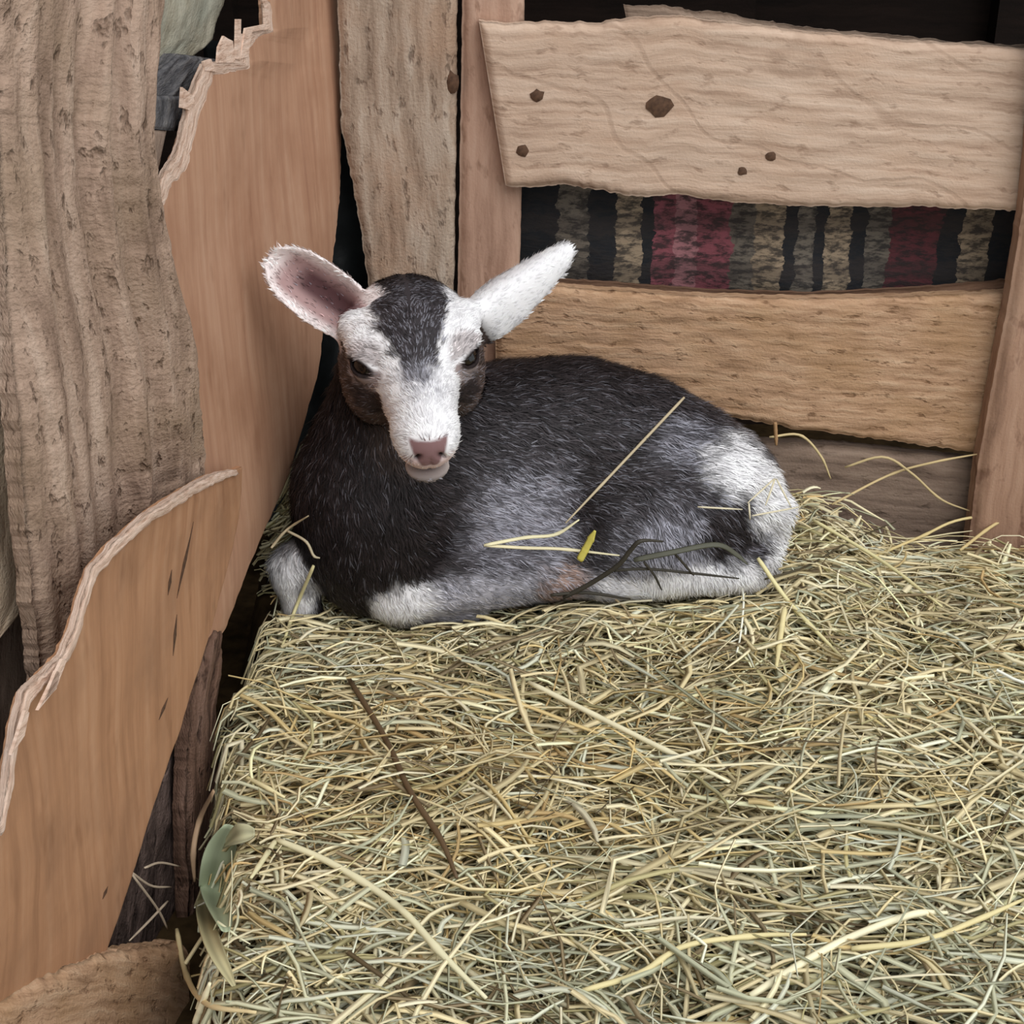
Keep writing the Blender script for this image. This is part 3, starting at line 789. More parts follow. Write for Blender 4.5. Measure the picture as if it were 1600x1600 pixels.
    paint(hd * sstep(.034, .044, f_) * sstep(-.012, -.018, u_) * sstep(-.033, -.030, u), lin((230, 220, 217)), .8)
    paint(hd * sstep(.045, .055, f_) * sstep(-.0305, -.0320, u), lin((214, 200, 194)), .7); paint(hd * sstep(-.038, -.042, u_) * .6, BROWN, .4)       # chin
    # bare nose
    pw = np.interp(u, [-.021, -.018, -.008, .000, .004], [.0030, .0055, .0105, .0128, .0120]); pad = sstep(.0012, -.0012, np.abs(s) - pw) * sstep(.0025, .0005, u) * sstep(-.0190, -.0170, u) * sstep(.072, .077, f)
    paint(pad, NOSE, 0)
    lipz = sstep(.020, .014, np.abs(s)) * sstep(-.008, -.014, u) * sstep(-.032, -.028, u) * sstep(.072, .080, f) * (1 - pad)
    paint(lipz * .7, PINK, .3)
    um = -.0305 - .0000 * np.clip((.085 - f) / .03, 0, 2) + .0075 * np.clip((.060 - f) / .02, 0, 1.2)
    paint(np.exp(-((u - um) / .0021) ** 2) * np.clip((f - .036) / .01, 0, 1) * hd, lin((70, 48, 46)), 0)
    nn = np.exp(-(((np.abs(s) - .0078) * .62 - (u + .0105) * .78) / .0030) ** 2 - (((np.abs(s) - .0078) * .78 + (u + .0105) * .62) / .0014) ** 2) * np.clip((f - .072) / .006, 0, 1)
    paint(np.clip(nn * 1.3, 0, 1), lin((30, 20, 20)), 0)
    # ears
    inr = np.zeros(n)
    for k, (base, a, b, c, L, wm) in enumerate((E1, E2)):
        de = P - base; ta, tb, tc = de @ a, de @ b, de @ c
        on = (ta > .004) & (ta < L + .01) & (np.abs(tb) < wm + .01) & (np.abs(tc) < .03)
        wgt = on * sstep(.000, .012, ta)
        paint(wgt, lin((238, 226, 224)) if k == 0 else WHITE, .9)
        if k == 0:
            q = np.clip(ta / L, 0, 1); W = wm * np.interp(q, [0, .15, .35, .55, .75, .9, 1], [.70, .88, 1.0, 1.0, .92, .72, .36])
            sheet = tc - .95 * np.clip(1 - q * .55, 0, 1) * W * (np.clip(tb / np.maximum(W, .003), -1.2, 1.2) ** 2 - .5)
            ins = wgt * (sheet > 0) * sstep(.98, .60, np.abs(tb) / np.maximum(W, .003)) * sstep(.97, .8, q)
            paint(ins, lin((168, 138, 136)), .3)
            paint(ins * sstep(.62, .2, np.abs(tb + .002) / np.maximum(W, .003)) * sstep(.80, .6, q), lin((92, 64, 66)), .2)
            inr = np.maximum(inr, ins)
    mo = np.exp(-((u - um) / .0016) ** 2) * np.clip((f - .036) / .01, 0, 1) * hd
    bare = np.maximum.reduce([pad, mo, np.clip(nn, 0, 1), inr * .7])
    for e in EYE: bare = np.maximum(bare, sstep(.0138, .0128, np.linalg.norm(P - e, axis=1)) * .93)
    return np.clip(C, 0, 1), T, bare, hd

GC, GT, GB, GH = coat(GV)
groot = bpy.data.objects.new('goat_kid', None); groot.location = (0.02, 0.06, 0.0); COL.objects.link(groot)
tag(groot, 'young black, grey and white goat kid lying on hay with ears out sideways', 'goat')
body = mesh_obj('body', GV, GF, M['skin'], groot, col=GC, origin=(0.02, 0.06, 0.0))
GN = grad_at(GV)
for e, dn in zip(EYE, EN):
    V = []; Fc = []
    a = hf - dn * hf.dot(dn); a /= np.linalg.norm(a); b = np.cross(dn, a)
    nr, ns = 12, 28
    for i in range(nr + 1):
        th = math.pi * i / nr
        for j in range(ns):
            ph_ = 2 * math.pi * j / ns
            V.append(e + .0102 * (dn * math.cos(th) + (a * math.cos(ph_) + b * math.sin(ph_)) * math.sin(th)))
    for i in range(nr):
        for j in range(ns):
            Fc.append((i * ns + j, i * ns + (j + 1) % ns, (i + 1) * ns + (j + 1) % ns, (i + 1) * ns + j)[::-1])
    eo = mesh_obj('eye', V, Fc, M['eye'], groot, origin=e)
    # goats have a level slit for a pupil
    up = hu - dn * hu.dot(dn); up /= np.linalg.norm(up); sd_ = np.cross(up, dn)
    V = []
    for rr in (0.0, 1.0):
        for j in range(20):
            t = 2 * math.pi * j / 20
            cx_ = math.copysign(abs(math.cos(t)) ** .5, math.cos(t)) * .0052 * rr; cy_ = math.copysign(abs(math.sin(t)) ** .6, math.sin(t)) * .0022 * rr
            v = dn * .0104 + sd_ * cx_ + up * cy_; v = v / np.linalg.norm(v) * .01045; V.append(e + v)
    Fc = [(j, 20 + j, 20 + (j + 1) % 20, (j + 1) % 20) for j in range(20)]
    po = mesh_obj('pupil', V, Fc, M['pupil'], eo, origin=e); po.location = (0, 0, 0)

# ---- hair
def make_fur(n_hair):
    tri = np.concatenate([GF[:, [0, 1, 2]], GF[:, [0, 2, 3]]])
    A = GV[tri]; ar = np.linalg.norm(np.cross(A[:, 1] - A[:, 0], A[:, 2] - A[:, 0]), axis=1)
    ctr = A.mean(1); vis = np.where(ctr[:, 2] < .004, 0.1, 1.0); hw = np.where(GH[tri[:, 0]] > .3, 2.2, 1.0)
    ar = ar * vis * hw * (1 - np.clip(GB[tri].mean(1) * 1.15, 0, 1))
    ti = rng.choice(len(tri), n_hair, p=ar / ar.sum())
    r1, r2 = rng.random(n_hair), rng.random(n_hair); s1 = np.sqrt(r1)
    bw = np.stack([1 - s1, s1 * (1 - r2), s1 * r2], -1)
    P = (GV[tri[ti]] * bw[:, :, None]).sum(1)
    N = grad_at(P)
    C, T, B, Hd = coat(P)
    # the way the hair lies
    fl = np.tile(np.array([.92, -.05, -.32]), (n_hair, 1))
    d = P - HM; f, u, s = d @ hf, d @ hu, d @ hs
    face = -hf[None] * 0.9 + hs[None] * (np.sign(s) * np.clip(np.abs(s) * 22, 0, .9))[:, None] - hu[None] * .25
    top = hf[None] * 0.4 + hs[None] * (np.sign(s) * .8)[:, None]
    wf = Hd[:, None]; wt_ = sstep(.0, -.03, f)[:, None] * sstep(.0, .02, u)[:, None]
    fl = fl * (1 - wf) + (face * (1 - wt_) + top * wt_) * wf
    neck = sstep(-.05, -.09, P[:, 0]) * (1 - Hd); fl = fl * (1 - neck[:, None]) + np.array([.15, -.2, -.95]) * neck[:, None]
    th = sstep(.085, .11, P[:, 0]) * sstep(.09, .03, P[:, 1]) * sstep(.125, .09, P[:, 2]); rad = P - np.array([.10, .03, .115])
    rad /= np.linalg.norm(rad, axis=1)[:, None] + 1e-9
    fl = fl * (1 - th[:, None]) + (rad * .8 + np.array([.1, 0, -.4])) * th[:, None]
    for base, a, b, c, L, wm in (E1, E2):
        de = P - base; on = ((de @ a) > .004) & (np.abs(de @ b) < wm + .008) & (np.abs(de @ c) < .03) & ((de @ a) < L + .01)
        fl[on] = a + N[on] * .0
    # locks: neighbouring hairs lean together
    k1 = fbm(P[:, 0] * 120 + 3, P[:, 2] * 210 + P[:, 1] * 90, 41, 2) - .5
    k2 = fbm(P[:, 0] * 150 + 31, P[:, 2] * 160 + P[:, 1] * 120, 42, 2) - .5
    side = np.cross(N, fl)
    fl = fl + side * (k1 * 1.5)[:, None]
    fl -= N * np.einsum('ij,ij->i', fl, N)[:, None]
    fl /= np.linalg.norm(fl, axis=1)[:, None] + 1e-9
    fl += 0.16 * rng.normal(size=fl.shape); 
    L_ = np.where(Hd > .3, .0048, .0105) * (0.65 + .7 * rng.random(n_hair))
    L_ = np.where((P[:, 2] < .05) & (P[:, 1] < .03), L_ * .6, L_)
    for base, a, b, c, L, wm in (E1, E2):
        de = P - base; on = ((de @ a) > .004) & (np.abs(de @ b) < wm + .008) & (np.abs(de @ c) < .03) & ((de @ a) < L + .01); L_[on] *= np.where(Hd[on] > .3, .75, .42)
    L_ = np.where(np.linalg.norm(np.stack([f - .066, u + .038, s], -1), axis=1) < .030, np.minimum(L_, .0030), L_)
    L_ = np.where((Hd > .3) & (f > .040) & (u < -.014), L_ * .36, L_)
    lift = .16 + .38 * np.clip(k2 + .25, 0, 1)
    lift = np.where(Hd > .3, lift * .8, lift)
    d0 = fl + N * lift[:, None]; d0 /= np.linalg.norm(d0, axis=1)[:, None]
    d1 = fl + N * (lift * .3 - .12)[:, None]; d1 /= np.linalg.norm(d1, axis=1)[:, None]
    wv = np.cross(N, fl); wv /= np.linalg.norm(wv, axis=1)[:, None] + 1e-9
    wd = (.00034 + .00022 * rng.random(n_hair))[:, None] * np.where(Hd > .3, .8, 1.0)[:, None]
    p0 = P - N * .0004; p1 = p0 + d0 * (L_ * .5)[:, None]; p2 = p1 + d1 * (L_ * .5)[:, None]
    V = np.stack([p0 - wv * wd, p0 + wv * wd, p1 - wv * wd * .9, p1 + wv * wd * .9, p2], 1).reshape(-1, 3)
    o = np.arange(n_hair)[:, None] * 5
    F3 = np.concatenate([o + np.array([0, 3, 1]), o + np.array([0, 2, 3]), o + np.array([2, 4, 3])])
    lock = sstep(.40, .62, fbm(P[:, 0] * 130 + 7, P[:, 2] * 260 + P[:, 1] * 150, 51, 3))
    pale = (rng.random(n_hair) < T * (.30 + .55 * lock))
    lum = C.mean(1)
    tip = np.where(lum < .35, 1, 0)
    Cc = C * np.exp(.28 * rng.normal(size=n_hair))[:, None] * (0.72 + .5 * lock)[:, None]
    gtip = lin((176, 176, 188))
    m = pale * (lum < .35) * (.25 + .5 * T) * np.clip(.4 + 5 * lum, 0, 1)
    Cc = Cc * (1 - m[:, None]) + gtip * m[:, None]
    Cc = np.where((lum > .6)[:, None], np.maximum(Cc, C * .86), Cc)
    Cc = np.clip(Cc, .004, .92)
    fo = mesh_obj('coat_hair', V, F3, M['fur'], groot, col=np.repeat(Cc, 5, 0), origin=(0.02, 0.06, 0.0))
    nn_ = np.repeat(N * .85 + fl * .1, 5, 0); nn_ += np.repeat(np.cross(N, fl), 5, 0) * np.tile(np.array([-.35, .35, -.35, .35, 0]), n_hair)[:, None]
    nn_ /= np.linalg.norm(nn_, axis=1)[:, None]
    fo.data.normals_split_custom_set_from_vertices(nn_.astype(np.float32))
    tag(fo, kind='stuff')
    return fo
fur = make_fur(170000)

# ------------------------------------------------------------------ hay bedding
def hay_edge(y):
    return np.interp(y, [-.80, -.41, -.31, -.17, .03, .10, .20], [-.120, -.152, -.172, -.197, -.204, -.215, -.230])
def hgt(x, y):
    x = np.asarray(x, float); y = np.asarray(y, float)
    h = 0.020 * (fbm(x * 9 + 3, y * 9, 61, 3) - .5) + 0.010 * (fbm(x * 30, y * 30 + 5, 62, 2) - .5)
    h = h + 0.075 * np.exp(-((x + .170) / .024) ** 2 - ((y - .165) / .040) ** 2)
    h = h + 0.014 * np.exp(-((x - .26) / .06) ** 2 - ((y - .17) / .06) ** 2) - .018 * sstep(.27, .36, x) * sstep(.06, .16, y)
    h = h + 0.022 * np.exp(-((x + .190) / .030) ** 2 - ((y - .01) / .030) ** 2)
    h = h + 0.013 * np.exp(-((y + .022) / .018) ** 2) * sstep(.0, .05, x) * sstep(.24, .18, x)
    h = h + 0.020 * np.exp(-((x - .23) / .06) ** 2 - ((y - .02) / .05) ** 2)
    edge = hay_edge(y) + 0.022 * (fbm(y * 22, 0 * y, 63, 2) - .5)
    return h - 0.085 * (1 - sstep(edge - .020, edge + .010, x))

gx = np.linspace(-0.36, 0.72, 190); gy = np.linspace(-0.80, 0.215, 180)
X, Y = np.meshgrid(gx, gy, indexing='ij')
Z = hgt(X, Y) - 0.034
V = np.stack([X, Y, Z], -1).reshape(-1, 3); idx = np.arange(len(V)).reshape(190, 180)
q = np.stack([idx[:-1, :-1], idx[1:, :-1], idx[1:, 1:], idx[:-1, 1:]], -1).reshape(-1, 4)
hroot = bpy.data.objects.new('hay_bedding', None); hroot.location = (0.15, -0.2, -0.03); COL.objects.link(hroot)
tag(hroot, 'deep bed of tangled dry hay covering the pen floor', 'hay', kind='stuff')
chaff = mesh_obj('chaff_layer', V, q, M['soil'], hroot, origin=(0.15, -0.2, -0.03)); tag(chaff, kind='stuff')

PAL = np.array([lin(c) for c in [(236, 226, 190), (222, 208, 168), (204, 190, 150), (200, 200, 172), (182, 184, 158), (212, 190, 138), (186, 160, 114), (146, 130, 102), (240, 232, 202), (174, 166, 124), (210, 212, 192), (98, 84, 62)]])
def make_hay(n, rx=(-0.30, 0.66), ry=(-.65, .21), med=.060, top=.012):
    x = rng.uniform(rx[0], rx[1], n); y = ry[1] - (ry[1] - ry[0]) * rng.random(n) ** .92
    near = sstep(-.1, -.4, y)
    phi = np.where(rng.random(n) < .52, rng.normal(0, .55, n), rng.uniform(-math.pi, math.pi, n))
    phi = phi + 1.2 * (fbm(x * 7, y * 7, 71, 2) - .5)
    L = np.clip(np.exp(rng.normal(math.log(med), .55, n)), .015, .19)
    rad = np.clip(np.exp(rng.normal(math.log(.00098), .36, n)), .0004, .0019)
    layer = -0.032 + (.032 + top) * rng.random(n)
    tilt = rng.normal(0, .11, n) + np.where(rng.random(n) < .06, rng.normal(0, .30, n), 0)
    curv = rng.normal(0, 6.5, n); kink = np.where(rng.random(n) < .14, rng.normal(0, .9, n), 0)
    K = 6
    t = np.linspace(-.5, .5, K)
    P = np.zeros((n, K, 3)); dirs = np.zeros((n, K, 3))
    ang = phi[:, None] + curv[:, None] * L[:, None] * t[None] * 2 + kink[:, None] * (t[None] > .1)
    st = (L / (K - 1))[:, None]
    dx = np.cos(ang) * st; dy = np.sin(ang) * st
    P[:, :, 0] = x[:, None] + np.cumsum(dx, 1) - dx.sum(1)[:, None] / 2
    P[:, :, 1] = y[:, None] + np.cumsum(dy, 1) - dy.sum(1)[:, None] / 2
    sag = .9 * L[:, None] * (t[None] ** 2) * np.abs(rng.normal(0, .35, n))[:, None]
    hm = hgt(P[:, :, 0], P[:, :, 1]); hc = hm.mean(1)[:, None]
    P[:, :, 2] = hm * .75 + hc * .25 + layer[:, None] + np.tan(tilt)[:, None] * L[:, None] * t[None] - sag
    off = (P - LP) @ LN
    ok = (P[:, :, 0] > hay_edge(P[:, :, 1]) - .010 - .012 * rng.random(n)[:, None]).all(1) & ((off > .006) | ((off > -.009) & (P[:, :, 2] < .030)) | ((off > -.05) & (P[:, :, 1] > .105))).all(1) & (P[:, :, 1] < .208).all(1) & ~((P[:, :, 0] > .34) & (P[:, :, 1] > .180)).any(1)
    ok &= (sdf_at(P) > .0018).all(1)
    ok &= (sdf_at((P[:, :-1] + P[:, 1:]) / 2) > .001).all(1)
    ok &= (P[:, :, 2] < hm + .034).all(1)
    P = P[ok]; rad = rad[ok]; L = L[ok]; x = x[ok]; y = y[ok]; layer = layer[ok]; m = len(P)
    T = np.gradient(P, axis=1); T /= np.linalg.norm(T, axis=2)[:, :, None]
    up = np.array([0, 0, 1.0]); S_ = np.cross(T, up); S_ /= np.linalg.norm(S_, axis=2)[:, :, None] + 1e-9
    U_ = np.cross(S_, T)
    tw = rng.uniform(0, 6.28, m); flat = np.where(rng.random(m) < .35, rng.uniform(.25, .5, m), .9)
    wid = np.where(flat < .6, rad * 1.7, rad)
    rings = []
    for j in range(3):
        a = 2 * math.pi * j / 3 + tw[:, None] * (flat > .6)[:, None] * 1.0
        taper = np.interp(t, [-.5, .2, .5], [1, .95, .45])[None]
        rings.append(P + (S_ * (np.cos(a) * wid[:, None] * taper)[:, :, None] + U_ * (np.sin(a) * (wid * flat)[:, None] * taper)[:, :, None]))
    V = np.stack(rings, 2).reshape(-1, 3)                    # m,K,3
    base = (np.arange(m) * K * 3)[:, None]
    fs = []
    for r_ in range(K - 1):
        for j in range(3):
            j2 = (j + 1) % 3
            fs.append(base + np.array([r_ * 3 + j, r_ * 3 + j2, (r_ + 1) * 3 + j2, (r_ + 1) * 3 + j]))
    Fq = np.stack(fs, 1).reshape(-1, 4)
    gold = np.exp(-((x + .02) / .12) ** 2 - ((y + .20) / .09) ** 2) + .6 * np.exp(-((x - .12) / .10) ** 2 - ((y + .12) / .07) ** 2)
    green = sstep(-.28, -.40, y) * .8 + .5 * np.exp(-((x - .16) / .08) ** 2 - ((y + .28) / .08) ** 2)
    wts = np.stack([2.2 + 0 * x, 2.2 + 0 * x, 1.6 + 0 * x, .7 + 2.2 * green, .5 + 1.8 * green, .25 + 2.2 * gold, .15 + 1.2 * gold, .7 + 0 * x, 1.0 + 0 * x, .7 + 0 * x, .5 + 2.0 * green, .35 + 0 * x], -1)
    cw = np.cumsum(wts / wts.sum(1)[:, None], 1); ci = (rng.random(m)[:, None] > cw).sum(1).clip(0, 11)
    dk_ = np.where(PAL[ci].mean(1) < .2, .62, 1.0)[:, None, None, None]
    V = (P[:, :, None, :] + (V.reshape(m, K, 3, 3) - P[:, :, None, :]) * dk_).reshape(-1, 3)
    C = PAL[ci] * np.array([1.0, .985, .945]) * np.exp(rng.normal(0, .16, m))[:, None]
    o = mesh_obj('hay_strands', V, Fq, M['straw'], hroot, col=np.clip(np.repeat(C, K * 3, 0), 0, .95), origin=(0.15, -0.2, -0.03))
    tag(o, kind='stuff')
    return o
hay = make_hay(37000)
make_hay(1500, (-.215, -.10), (-.06, .09), .026, .014)      # tufts round the knees
make_hay(4200, (-.10, .27), (-.07, .20), .030, .018)         # litter against the belly and rump
make_hay(1500, (-.215, -.12), (.10, .21), .032, .022)

# ------------------------------------------------------------------ single stalks that stand out
def hit(px, py, lift=.003):
    d = ray(px, py); d = d / np.linalg.norm(d)
    t = np.arange(.35, 1.6, .0012); P = CAM + d * t[:, None]
    g = np.minimum(sdf_at(P), P[:, 2] - hgt(P[:, 0], P[:, 1]) - .008)
    g = np.minimum(g, .205 - P[:, 1]); g = np.minimum(g, (P - LP) @ LN - .012)
    i = np.argmax(g < lift)
    return P[i]
def catmull(P, n):
    P = np.asarray(P, float); k = len(P)
    if k == 2: return P[0] + (P[1] - P[0]) * np.linspace(0, 1, n)[:, None]
    Q = np.vstack([2 * P[0] - P[1], P, 2 * P[-1] - P[-2]])
    out = []
    for t in np.linspace(0, k - 1 - 1e-9, n):
        i = int(t); f = t - i; a, b, c, d = Q[i:i + 4]
        out.append(.5 * (2 * b + (c - a) * f + (2 * a - 5 * b + 4 * c - d) * f * f + (3 * b - a - 3 * c + d) * f ** 3))
    return np.array(out)
def stalk(name, pts, r, color, parent=None, flat=.8, tip=.5, n=18, lift=.003, straight=False, label=None, cat='stalk', group=None, nodes=True):
    Pw = np.array([hit(p[0], p[1], p[2] if len(p) > 2 else lift) for p in pts])
    if straight and len(Pw) > 1:
        Pw = np.array([Pw[0], Pw[-1]])
        for it in range(60):                     # lift a straight stalk clear of whatever bulges under it
            q = Pw[0] + (Pw[1] - Pw[0]) * np.linspace(0, 1, 25)[:, None]
            if min(sdf_at(q).min(), (q[:, 2] - hgt(q[:, 0], q[:, 1])).min() + .006) > .0015: break
            e_ = CAM - q.mean(0); Pw = Pw + e_ / np.linalg.norm(e_) * .0015
    P = catmull(Pw, n)
    T = np.gradient(P, axis=0); T /= np.linalg.norm(T, axis=1)[:, None]
    vdir = CAM + np.array([0, 0, .6]) - P; vdir /= np.linalg.norm(vdir, axis=1)[:, None]
    S_ = np.cross(T, vdir); S_ /= np.linalg.norm(S_, axis=1)[:, None]; U_ = np.cross(S_, T)
    k = 6; V = []
    s = np.linspace(0, 1, n); rr = r * np.interp(s, [0, .06, .75, 1], [.75, 1, .92, tip])
    if nodes and n > 10:
        rr = rr * (1 + .28 * np.exp(-((s - .37) / .018) ** 2) + .28 * np.exp(-((s - .72) / .018) ** 2))
    for i in range(n):
        for j in range(k):
            a = 2 * math.pi * j / k
            V.append(P[i] + S_[i] * math.cos(a) * rr[i] + U_[i] * math.sin(a) * rr[i] * flat)
    Fc = [(i * k + j, i * k + (j + 1) % k, (i + 1) * k + (j + 1) % k, (i + 1) * k + j) for i in range(n - 1) for j in range(k)]
    Fc += [tuple(range(k))[::-1], tuple(range((n - 1) * k, n * k))]
    c0 = lin(color); col = np.clip(c0[None] * (.9 + .2 * fbm(np.repeat(s, k) * 14, np.repeat(s, k) * 0 + r * 9000, 81, 2))[:, None], 0, .95)
    o = mesh_obj(name, V, Fc, M['straw'], None, col=col, origin=P.mean(0))
    if parent is not None:
        o.parent = parent; o.location = P.mean(0) - np.array(parent.location)
    else:
        tag(o, label, cat, group)
    return o
CREAM, STRAW, OLIVE, DARK, TWIG = (244, 236, 200), (222, 208, 156), (176, 168, 110), (58, 54, 46), (98, 78, 56)
stalk('hay_stalk', [(826, 1066), (1140, 1222)], .0021, CREAM, straight=True, label='thick straight cream straw slanting across the open hay in front of the goat')
stalk('twig', [(545, 1060), (600, 1150), (640, 1235), (688, 1310), (714, 1372)], .0020, TWIG, lift=.004, label='long dark brown twig lying on the golden part of the hay', cat='twig')
stalk('hay_stalk', [(1068, 622, .006), (975, 725, .006), (885, 816, .006)], .0012, (186, 170, 140), straight=True, label='long thin stalk leaning against the flank of the goat')
stalk('grass_blade', [(756, 852, .010), (820, 840, .010), (868, 835, .012), (905, 812, .012)], .0015, (234, 226, 186), flat=.25, tip=.4, label='pale flat grass blade rising from its bend above the folded foreleg', cat='blade')
stalk('grass_blade', [(756, 852, .010), (820, 856, .008), (880, 858, .008), (968, 868, .008)], .0014, (226, 216, 178), flat=.25, tip=.4, label='flat grass blade lying level along the top of the folded foreleg', cat='blade')
stalk('grass_blade', [(905, 876, .012), (918, 852, .014), (930, 829, .016)], .0030, (206, 194, 96), flat=.2, tip=.3, label='short yellow leaf tip standing by the hoof of the goat', cat='leaf')
wd_ = bpy.data.objects.new('dark_weed', None); wd_.location = hit(960, 910); COL.objects.link(wd_)
tag(wd_, 'dark dried weed with bent stems in front of the white hind leg', 'weed')
stalk('stem', [(880, 934, .006), (922, 912, .010), (965, 884, .014), (985, 860, .018), (1002, 845, .02), (1036, 846, .016)], .0020, DARK, wd_, tip=.4, n=26, nodes=False)
stalk('stem', [(955, 892, .010), (1010, 889, .010), (1085, 896, .010), (1155, 904, .006)], .0012, DARK, wd_, nodes=False)
stalk('stem', [(1052, 862, .013), (1084, 899, .010)], .0011, DARK, wd_, nodes=False)
stalk('stem', [(1006, 878, .012), (1022, 898, .01), (1034, 922, .006)], .0011, DARK, wd_, nodes=False)
stalk('stem', [(860, 930, .005), (915, 926, .006), (985, 936, .004)], .0014, DARK, wd_, nodes=False)
stalk('leaf', [(990, 875, .013), (1050, 863, .016), (1118, 851, .018), (1150, 866, .014), (1168, 882, .01)], .0024, (84, 84, 72), wd_, flat=.25, tip=.25, n=24, nodes=False)
stalk('hay_stalk', [(1195, 905), (1260, 885), (1330, 845), (1400, 815)], .0010, (74, 66, 48), label='thin dark stem curving over the hay beside the hock')
stalk('hay_stalk', [(1184, 872, .006), (1234, 942, .004), (1318, 1030, .004)], .0018, (226, 216, 164), label='bright straw sloping down from the hock of the goat')
stalk('hay_stalk', [(1226, 950, .012), (1220, 990, .007), (1213, 1042)], .0022, STRAW, label='short straw pointing down from the bright straw below the hock')
stalk('hay_stalk', [(1270, 812, .009), (1380, 878, .009), (1472, 948, .006)], .0016, (228, 218, 166), label='long straw slanting across the hay between the goat and the brown post')
stalk('hay_stalk', [(1172, 1556), (1300, 1478), (1420, 1430), (1480, 1426)], .0022, CREAM, n=24, label='curved cream straw nearest the front corner under the brown post')
stalk('hay_stalk', [(1330, 1482), (1440, 1470), (1520, 1440), (1600, 1405)], .0018, (222, 208, 156), n=24, label='pale straw meeting the curved cream straw at the front corner')
stalk('hay_stalk', [(910, 1548), (1000, 1520), (1070, 1478), (1180, 1462), (1260, 1460)], .0017, STRAW, n=26, label='wavy straw along the front of the hay with both ends on dark gaps')
stalk('hay_stalk', [(432, 1312), (520, 1350), (620, 1415), (690, 1490), (760, 1560)], .0022, (230, 224, 186), n=26, label='long pale straw curving down the hay from the green husk')
stalk('hay_stalk', [(430, 1314), (392, 1372)], .0018, (220, 212, 170), straight=True, label='short straw forming a corner with the long pale one by the husk')
stalk('hay_stalk', [(345, 1196), (400, 1222), (445, 1246)], .0016, (230, 218, 170), label='pale straw jutting from the hay edge beside the dark timber')
stalk('hay_stalk', [(490, 884, .006), (462, 950), (440, 1012)], .0015, (220, 210, 160), label='straw hanging below the far knee of the goat')
stalk('hay_stalk', [(424, 856, .006), (448, 828, .008), (482, 806, .008)], .0011, (176, 162, 132), label='fine grey straw crossing above the far knee')
stalk('hay_stalk', [(448, 829, .008), (478, 846, .008), (490, 868, .008), (500, 872, .006)], .0011, (190, 178, 150), label='fine bent straw hanging over the far knee')
rs = [((1210, 748), (1168, 786), 'fine hay wisp on the white rump sloping from its middle towards the black thigh patch'), ((1211, 748), (1196, 790), 'fine hay wisp hanging steeply down the middle of the white rump'),
      ((1213, 748), (1236, 792), 'fine hay wisp sloping from the middle of the white rump outward to its edge'), ((1170, 786), (1172, 812), 'tiny upright hay wisp at the rim of the white rump by the black patch'),
      ((1090, 792), (1160, 796), 'fine level hay wisp across the black thigh patch'), ((1175, 806), (1250, 792), 'fine near-level hay wisp across the lower white rump')]
for i, (a, b, lb) in enumerate(rs):
    stalk('hay_wisp', [a + (.009,), ((a[0] + b[0]) / 2, (a[1] + b[1]) / 2, .010), b + (.009,)], .0008, (214, 204, 176), n=8, nodes=False, label=lb, cat='wisp', group='hay wisps on the haunch')
stalk('hay_stalk', [(1211, 660), (1213, 696)], .0018, (170, 134, 96), straight=True, label='short upright straw against the tan plank behind the rump')
stalk('hay_stalk', [(1202, 683), (1250, 680), (1282, 712), (1298, 748)], .0012, (206, 186, 140), n=20, label='hooked straw arching behind the rump of the goat')
stalk('hay_stalk', [(1300, 788, .004), (1390, 742, .006), (1460, 722, .006), (1536, 708, .004)], .0012, (200, 178, 132), n=20, label='long straw rising to the brown post over the grey plank')
stalk('hay_stalk', [(1320, 730, .006), (1380, 714, .01), (1425, 740, .008), (1470, 780, .005), (1520, 800)], .0012, (196, 176, 132), n=22, label='arched straw looping over the grey plank')
stalk('hay_stalk', [(1360, 872), (1440, 838, .006), (1500, 812, .008), (1600, 800, .006)], .0014, (214, 194, 140), n=20, label='straw lying against the foot of the brown post')
stalk('hay_stalk', [(1500, 860), (1550, 822, .006), (1600, 796, .006)], .0016, (206, 184, 132), n=14, label='tan straw leaning up across the foot of the brown post')
stalk('dry_blade', [(334, 1236), (312, 1280), (302, 1330), (304, 1378)], .0020, (168, 140, 112), flat=.4, tip=.4, lift=.012, label='curled dry blade on the reddish timber edge', cat='blade')
stalk('hay_stalk', [(276, 1452), (290, 1520), (322, 1568), (400, 1582)], .0017, (216, 196, 150), n=20, lift=.006, label='bent straw spilling over the low front plank')
stalk('hay_stalk', [(304, 1600), (328, 1536)], .0020, CREAM, straight=True, lift=.008, label='short thick straw beside the end of the low front plank')
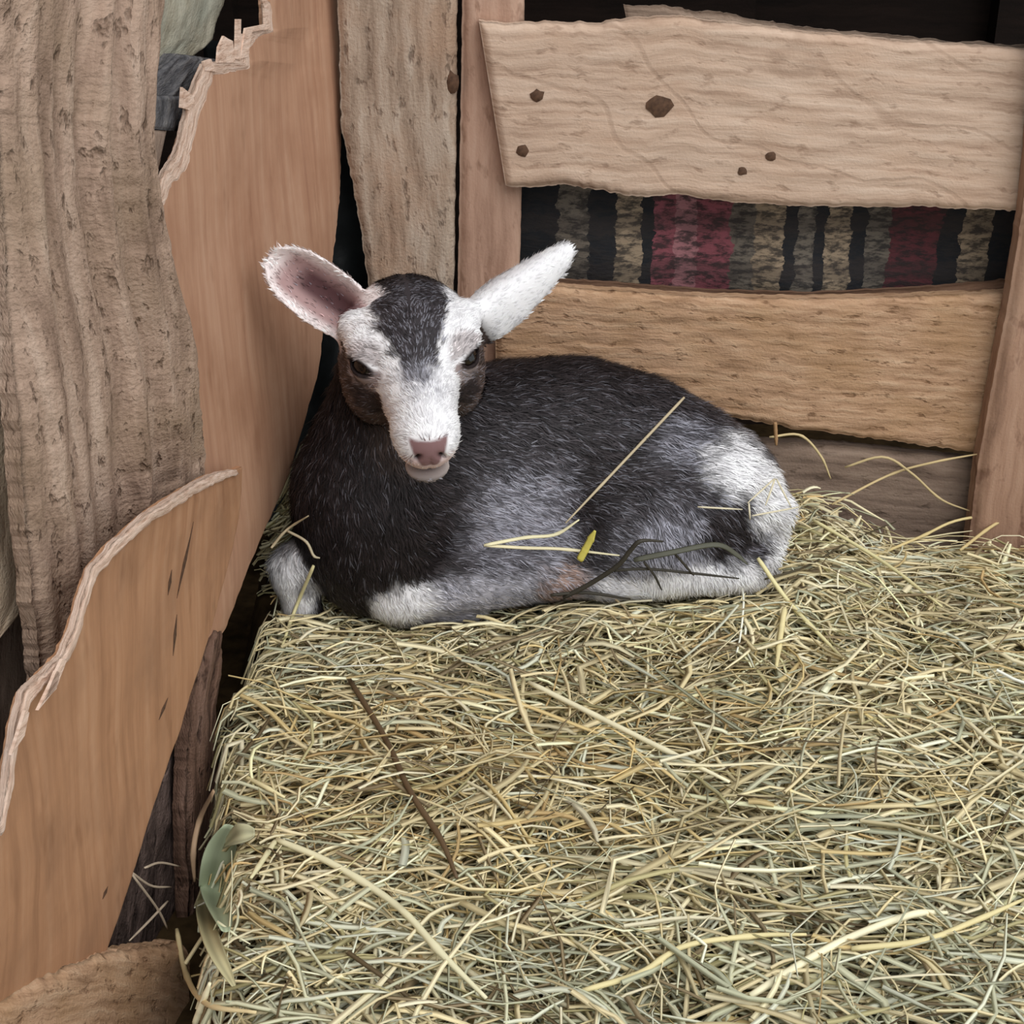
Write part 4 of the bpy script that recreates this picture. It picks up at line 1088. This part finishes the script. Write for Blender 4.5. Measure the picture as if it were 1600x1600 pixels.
rt = bpy.data.objects.new('root_tuft', None); rt.location = hit(240, 1400, .004); COL.objects.link(rt)
tag(rt, 'few pale rootlets straggling over the dark bark timber', 'roots')
for i, pts in enumerate([[(206, 1366), (246, 1420), (262, 1452)], [(204, 1362), (236, 1384), (268, 1386)], [(262, 1408), (232, 1440), (202, 1470)], [(226, 1356), (250, 1348), (282, 1354)]]):
    stalk('rootlet', pts, .0009, (188, 170, 148), rt, n=10, nodes=False, lift=.004)
# corn husks at the edge of the hay
def husk(pts, wid, color, label, lift=.006):
    C = catmull(np.array([hit(x, y, lift) for x, y in pts]), 22)
    T = np.gradient(C, axis=0); T /= np.linalg.norm(T, axis=1)[:, None]
    out = np.array([.25, -.55, .8]); Sx = np.cross(T, out); Sx /= np.linalg.norm(Sx, axis=1)[:, None]
    s = np.linspace(0, 1, 22); W = wid * np.sin(np.pi * np.clip(s * .92 + .06, 0, 1)) ** .6
    V = []; nv = 11
    for i in range(22):
        for j in range(nv):
            v = j / (nv - 1) * 2 - 1
            V.append(C[i] + Sx[i] * v * W[i] + np.cross(Sx[i], T[i]) * (-(v * v) * W[i] * .45 + .0006 * math.sin(v * 16)) * -1)
    Fc = [(i * nv + j, i * nv + j + 1, (i + 1) * nv + j + 1, (i + 1) * nv + j) for i in range(21) for j in range(nv - 1)]
    c0 = lin(color); vv = np.tile(np.linspace(-1, 1, nv), 22)
    col = c0[None] * (.88 + .18 * np.sin(vv * 26) + .12 * (np.repeat(s, nv) - .5))[:, None]
    o = mesh_obj('husk', V, Fc, M['straw'], None, col=np.clip(col, 0, .95), origin=C.mean(0))
    o.modifiers.new('thick', 'SOLIDIFY').thickness = .0006
    tag(o, label, 'leaf')
husk([(362, 1290), (344, 1340), (338, 1400), (352, 1455)], .0110, (168, 180, 150), 'broad pale green husk leaf at the hay edge')
husk([(398, 1302), (372, 1306), (350, 1322)], .0060, (182, 180, 146), 'small folded husk leaf above the broad green one')
husk([(322, 1385), (318, 1420), (330, 1470), (366, 1540)], .0050, (176, 168, 130), 'narrow dull husk leaf hanging between the hay and timber')
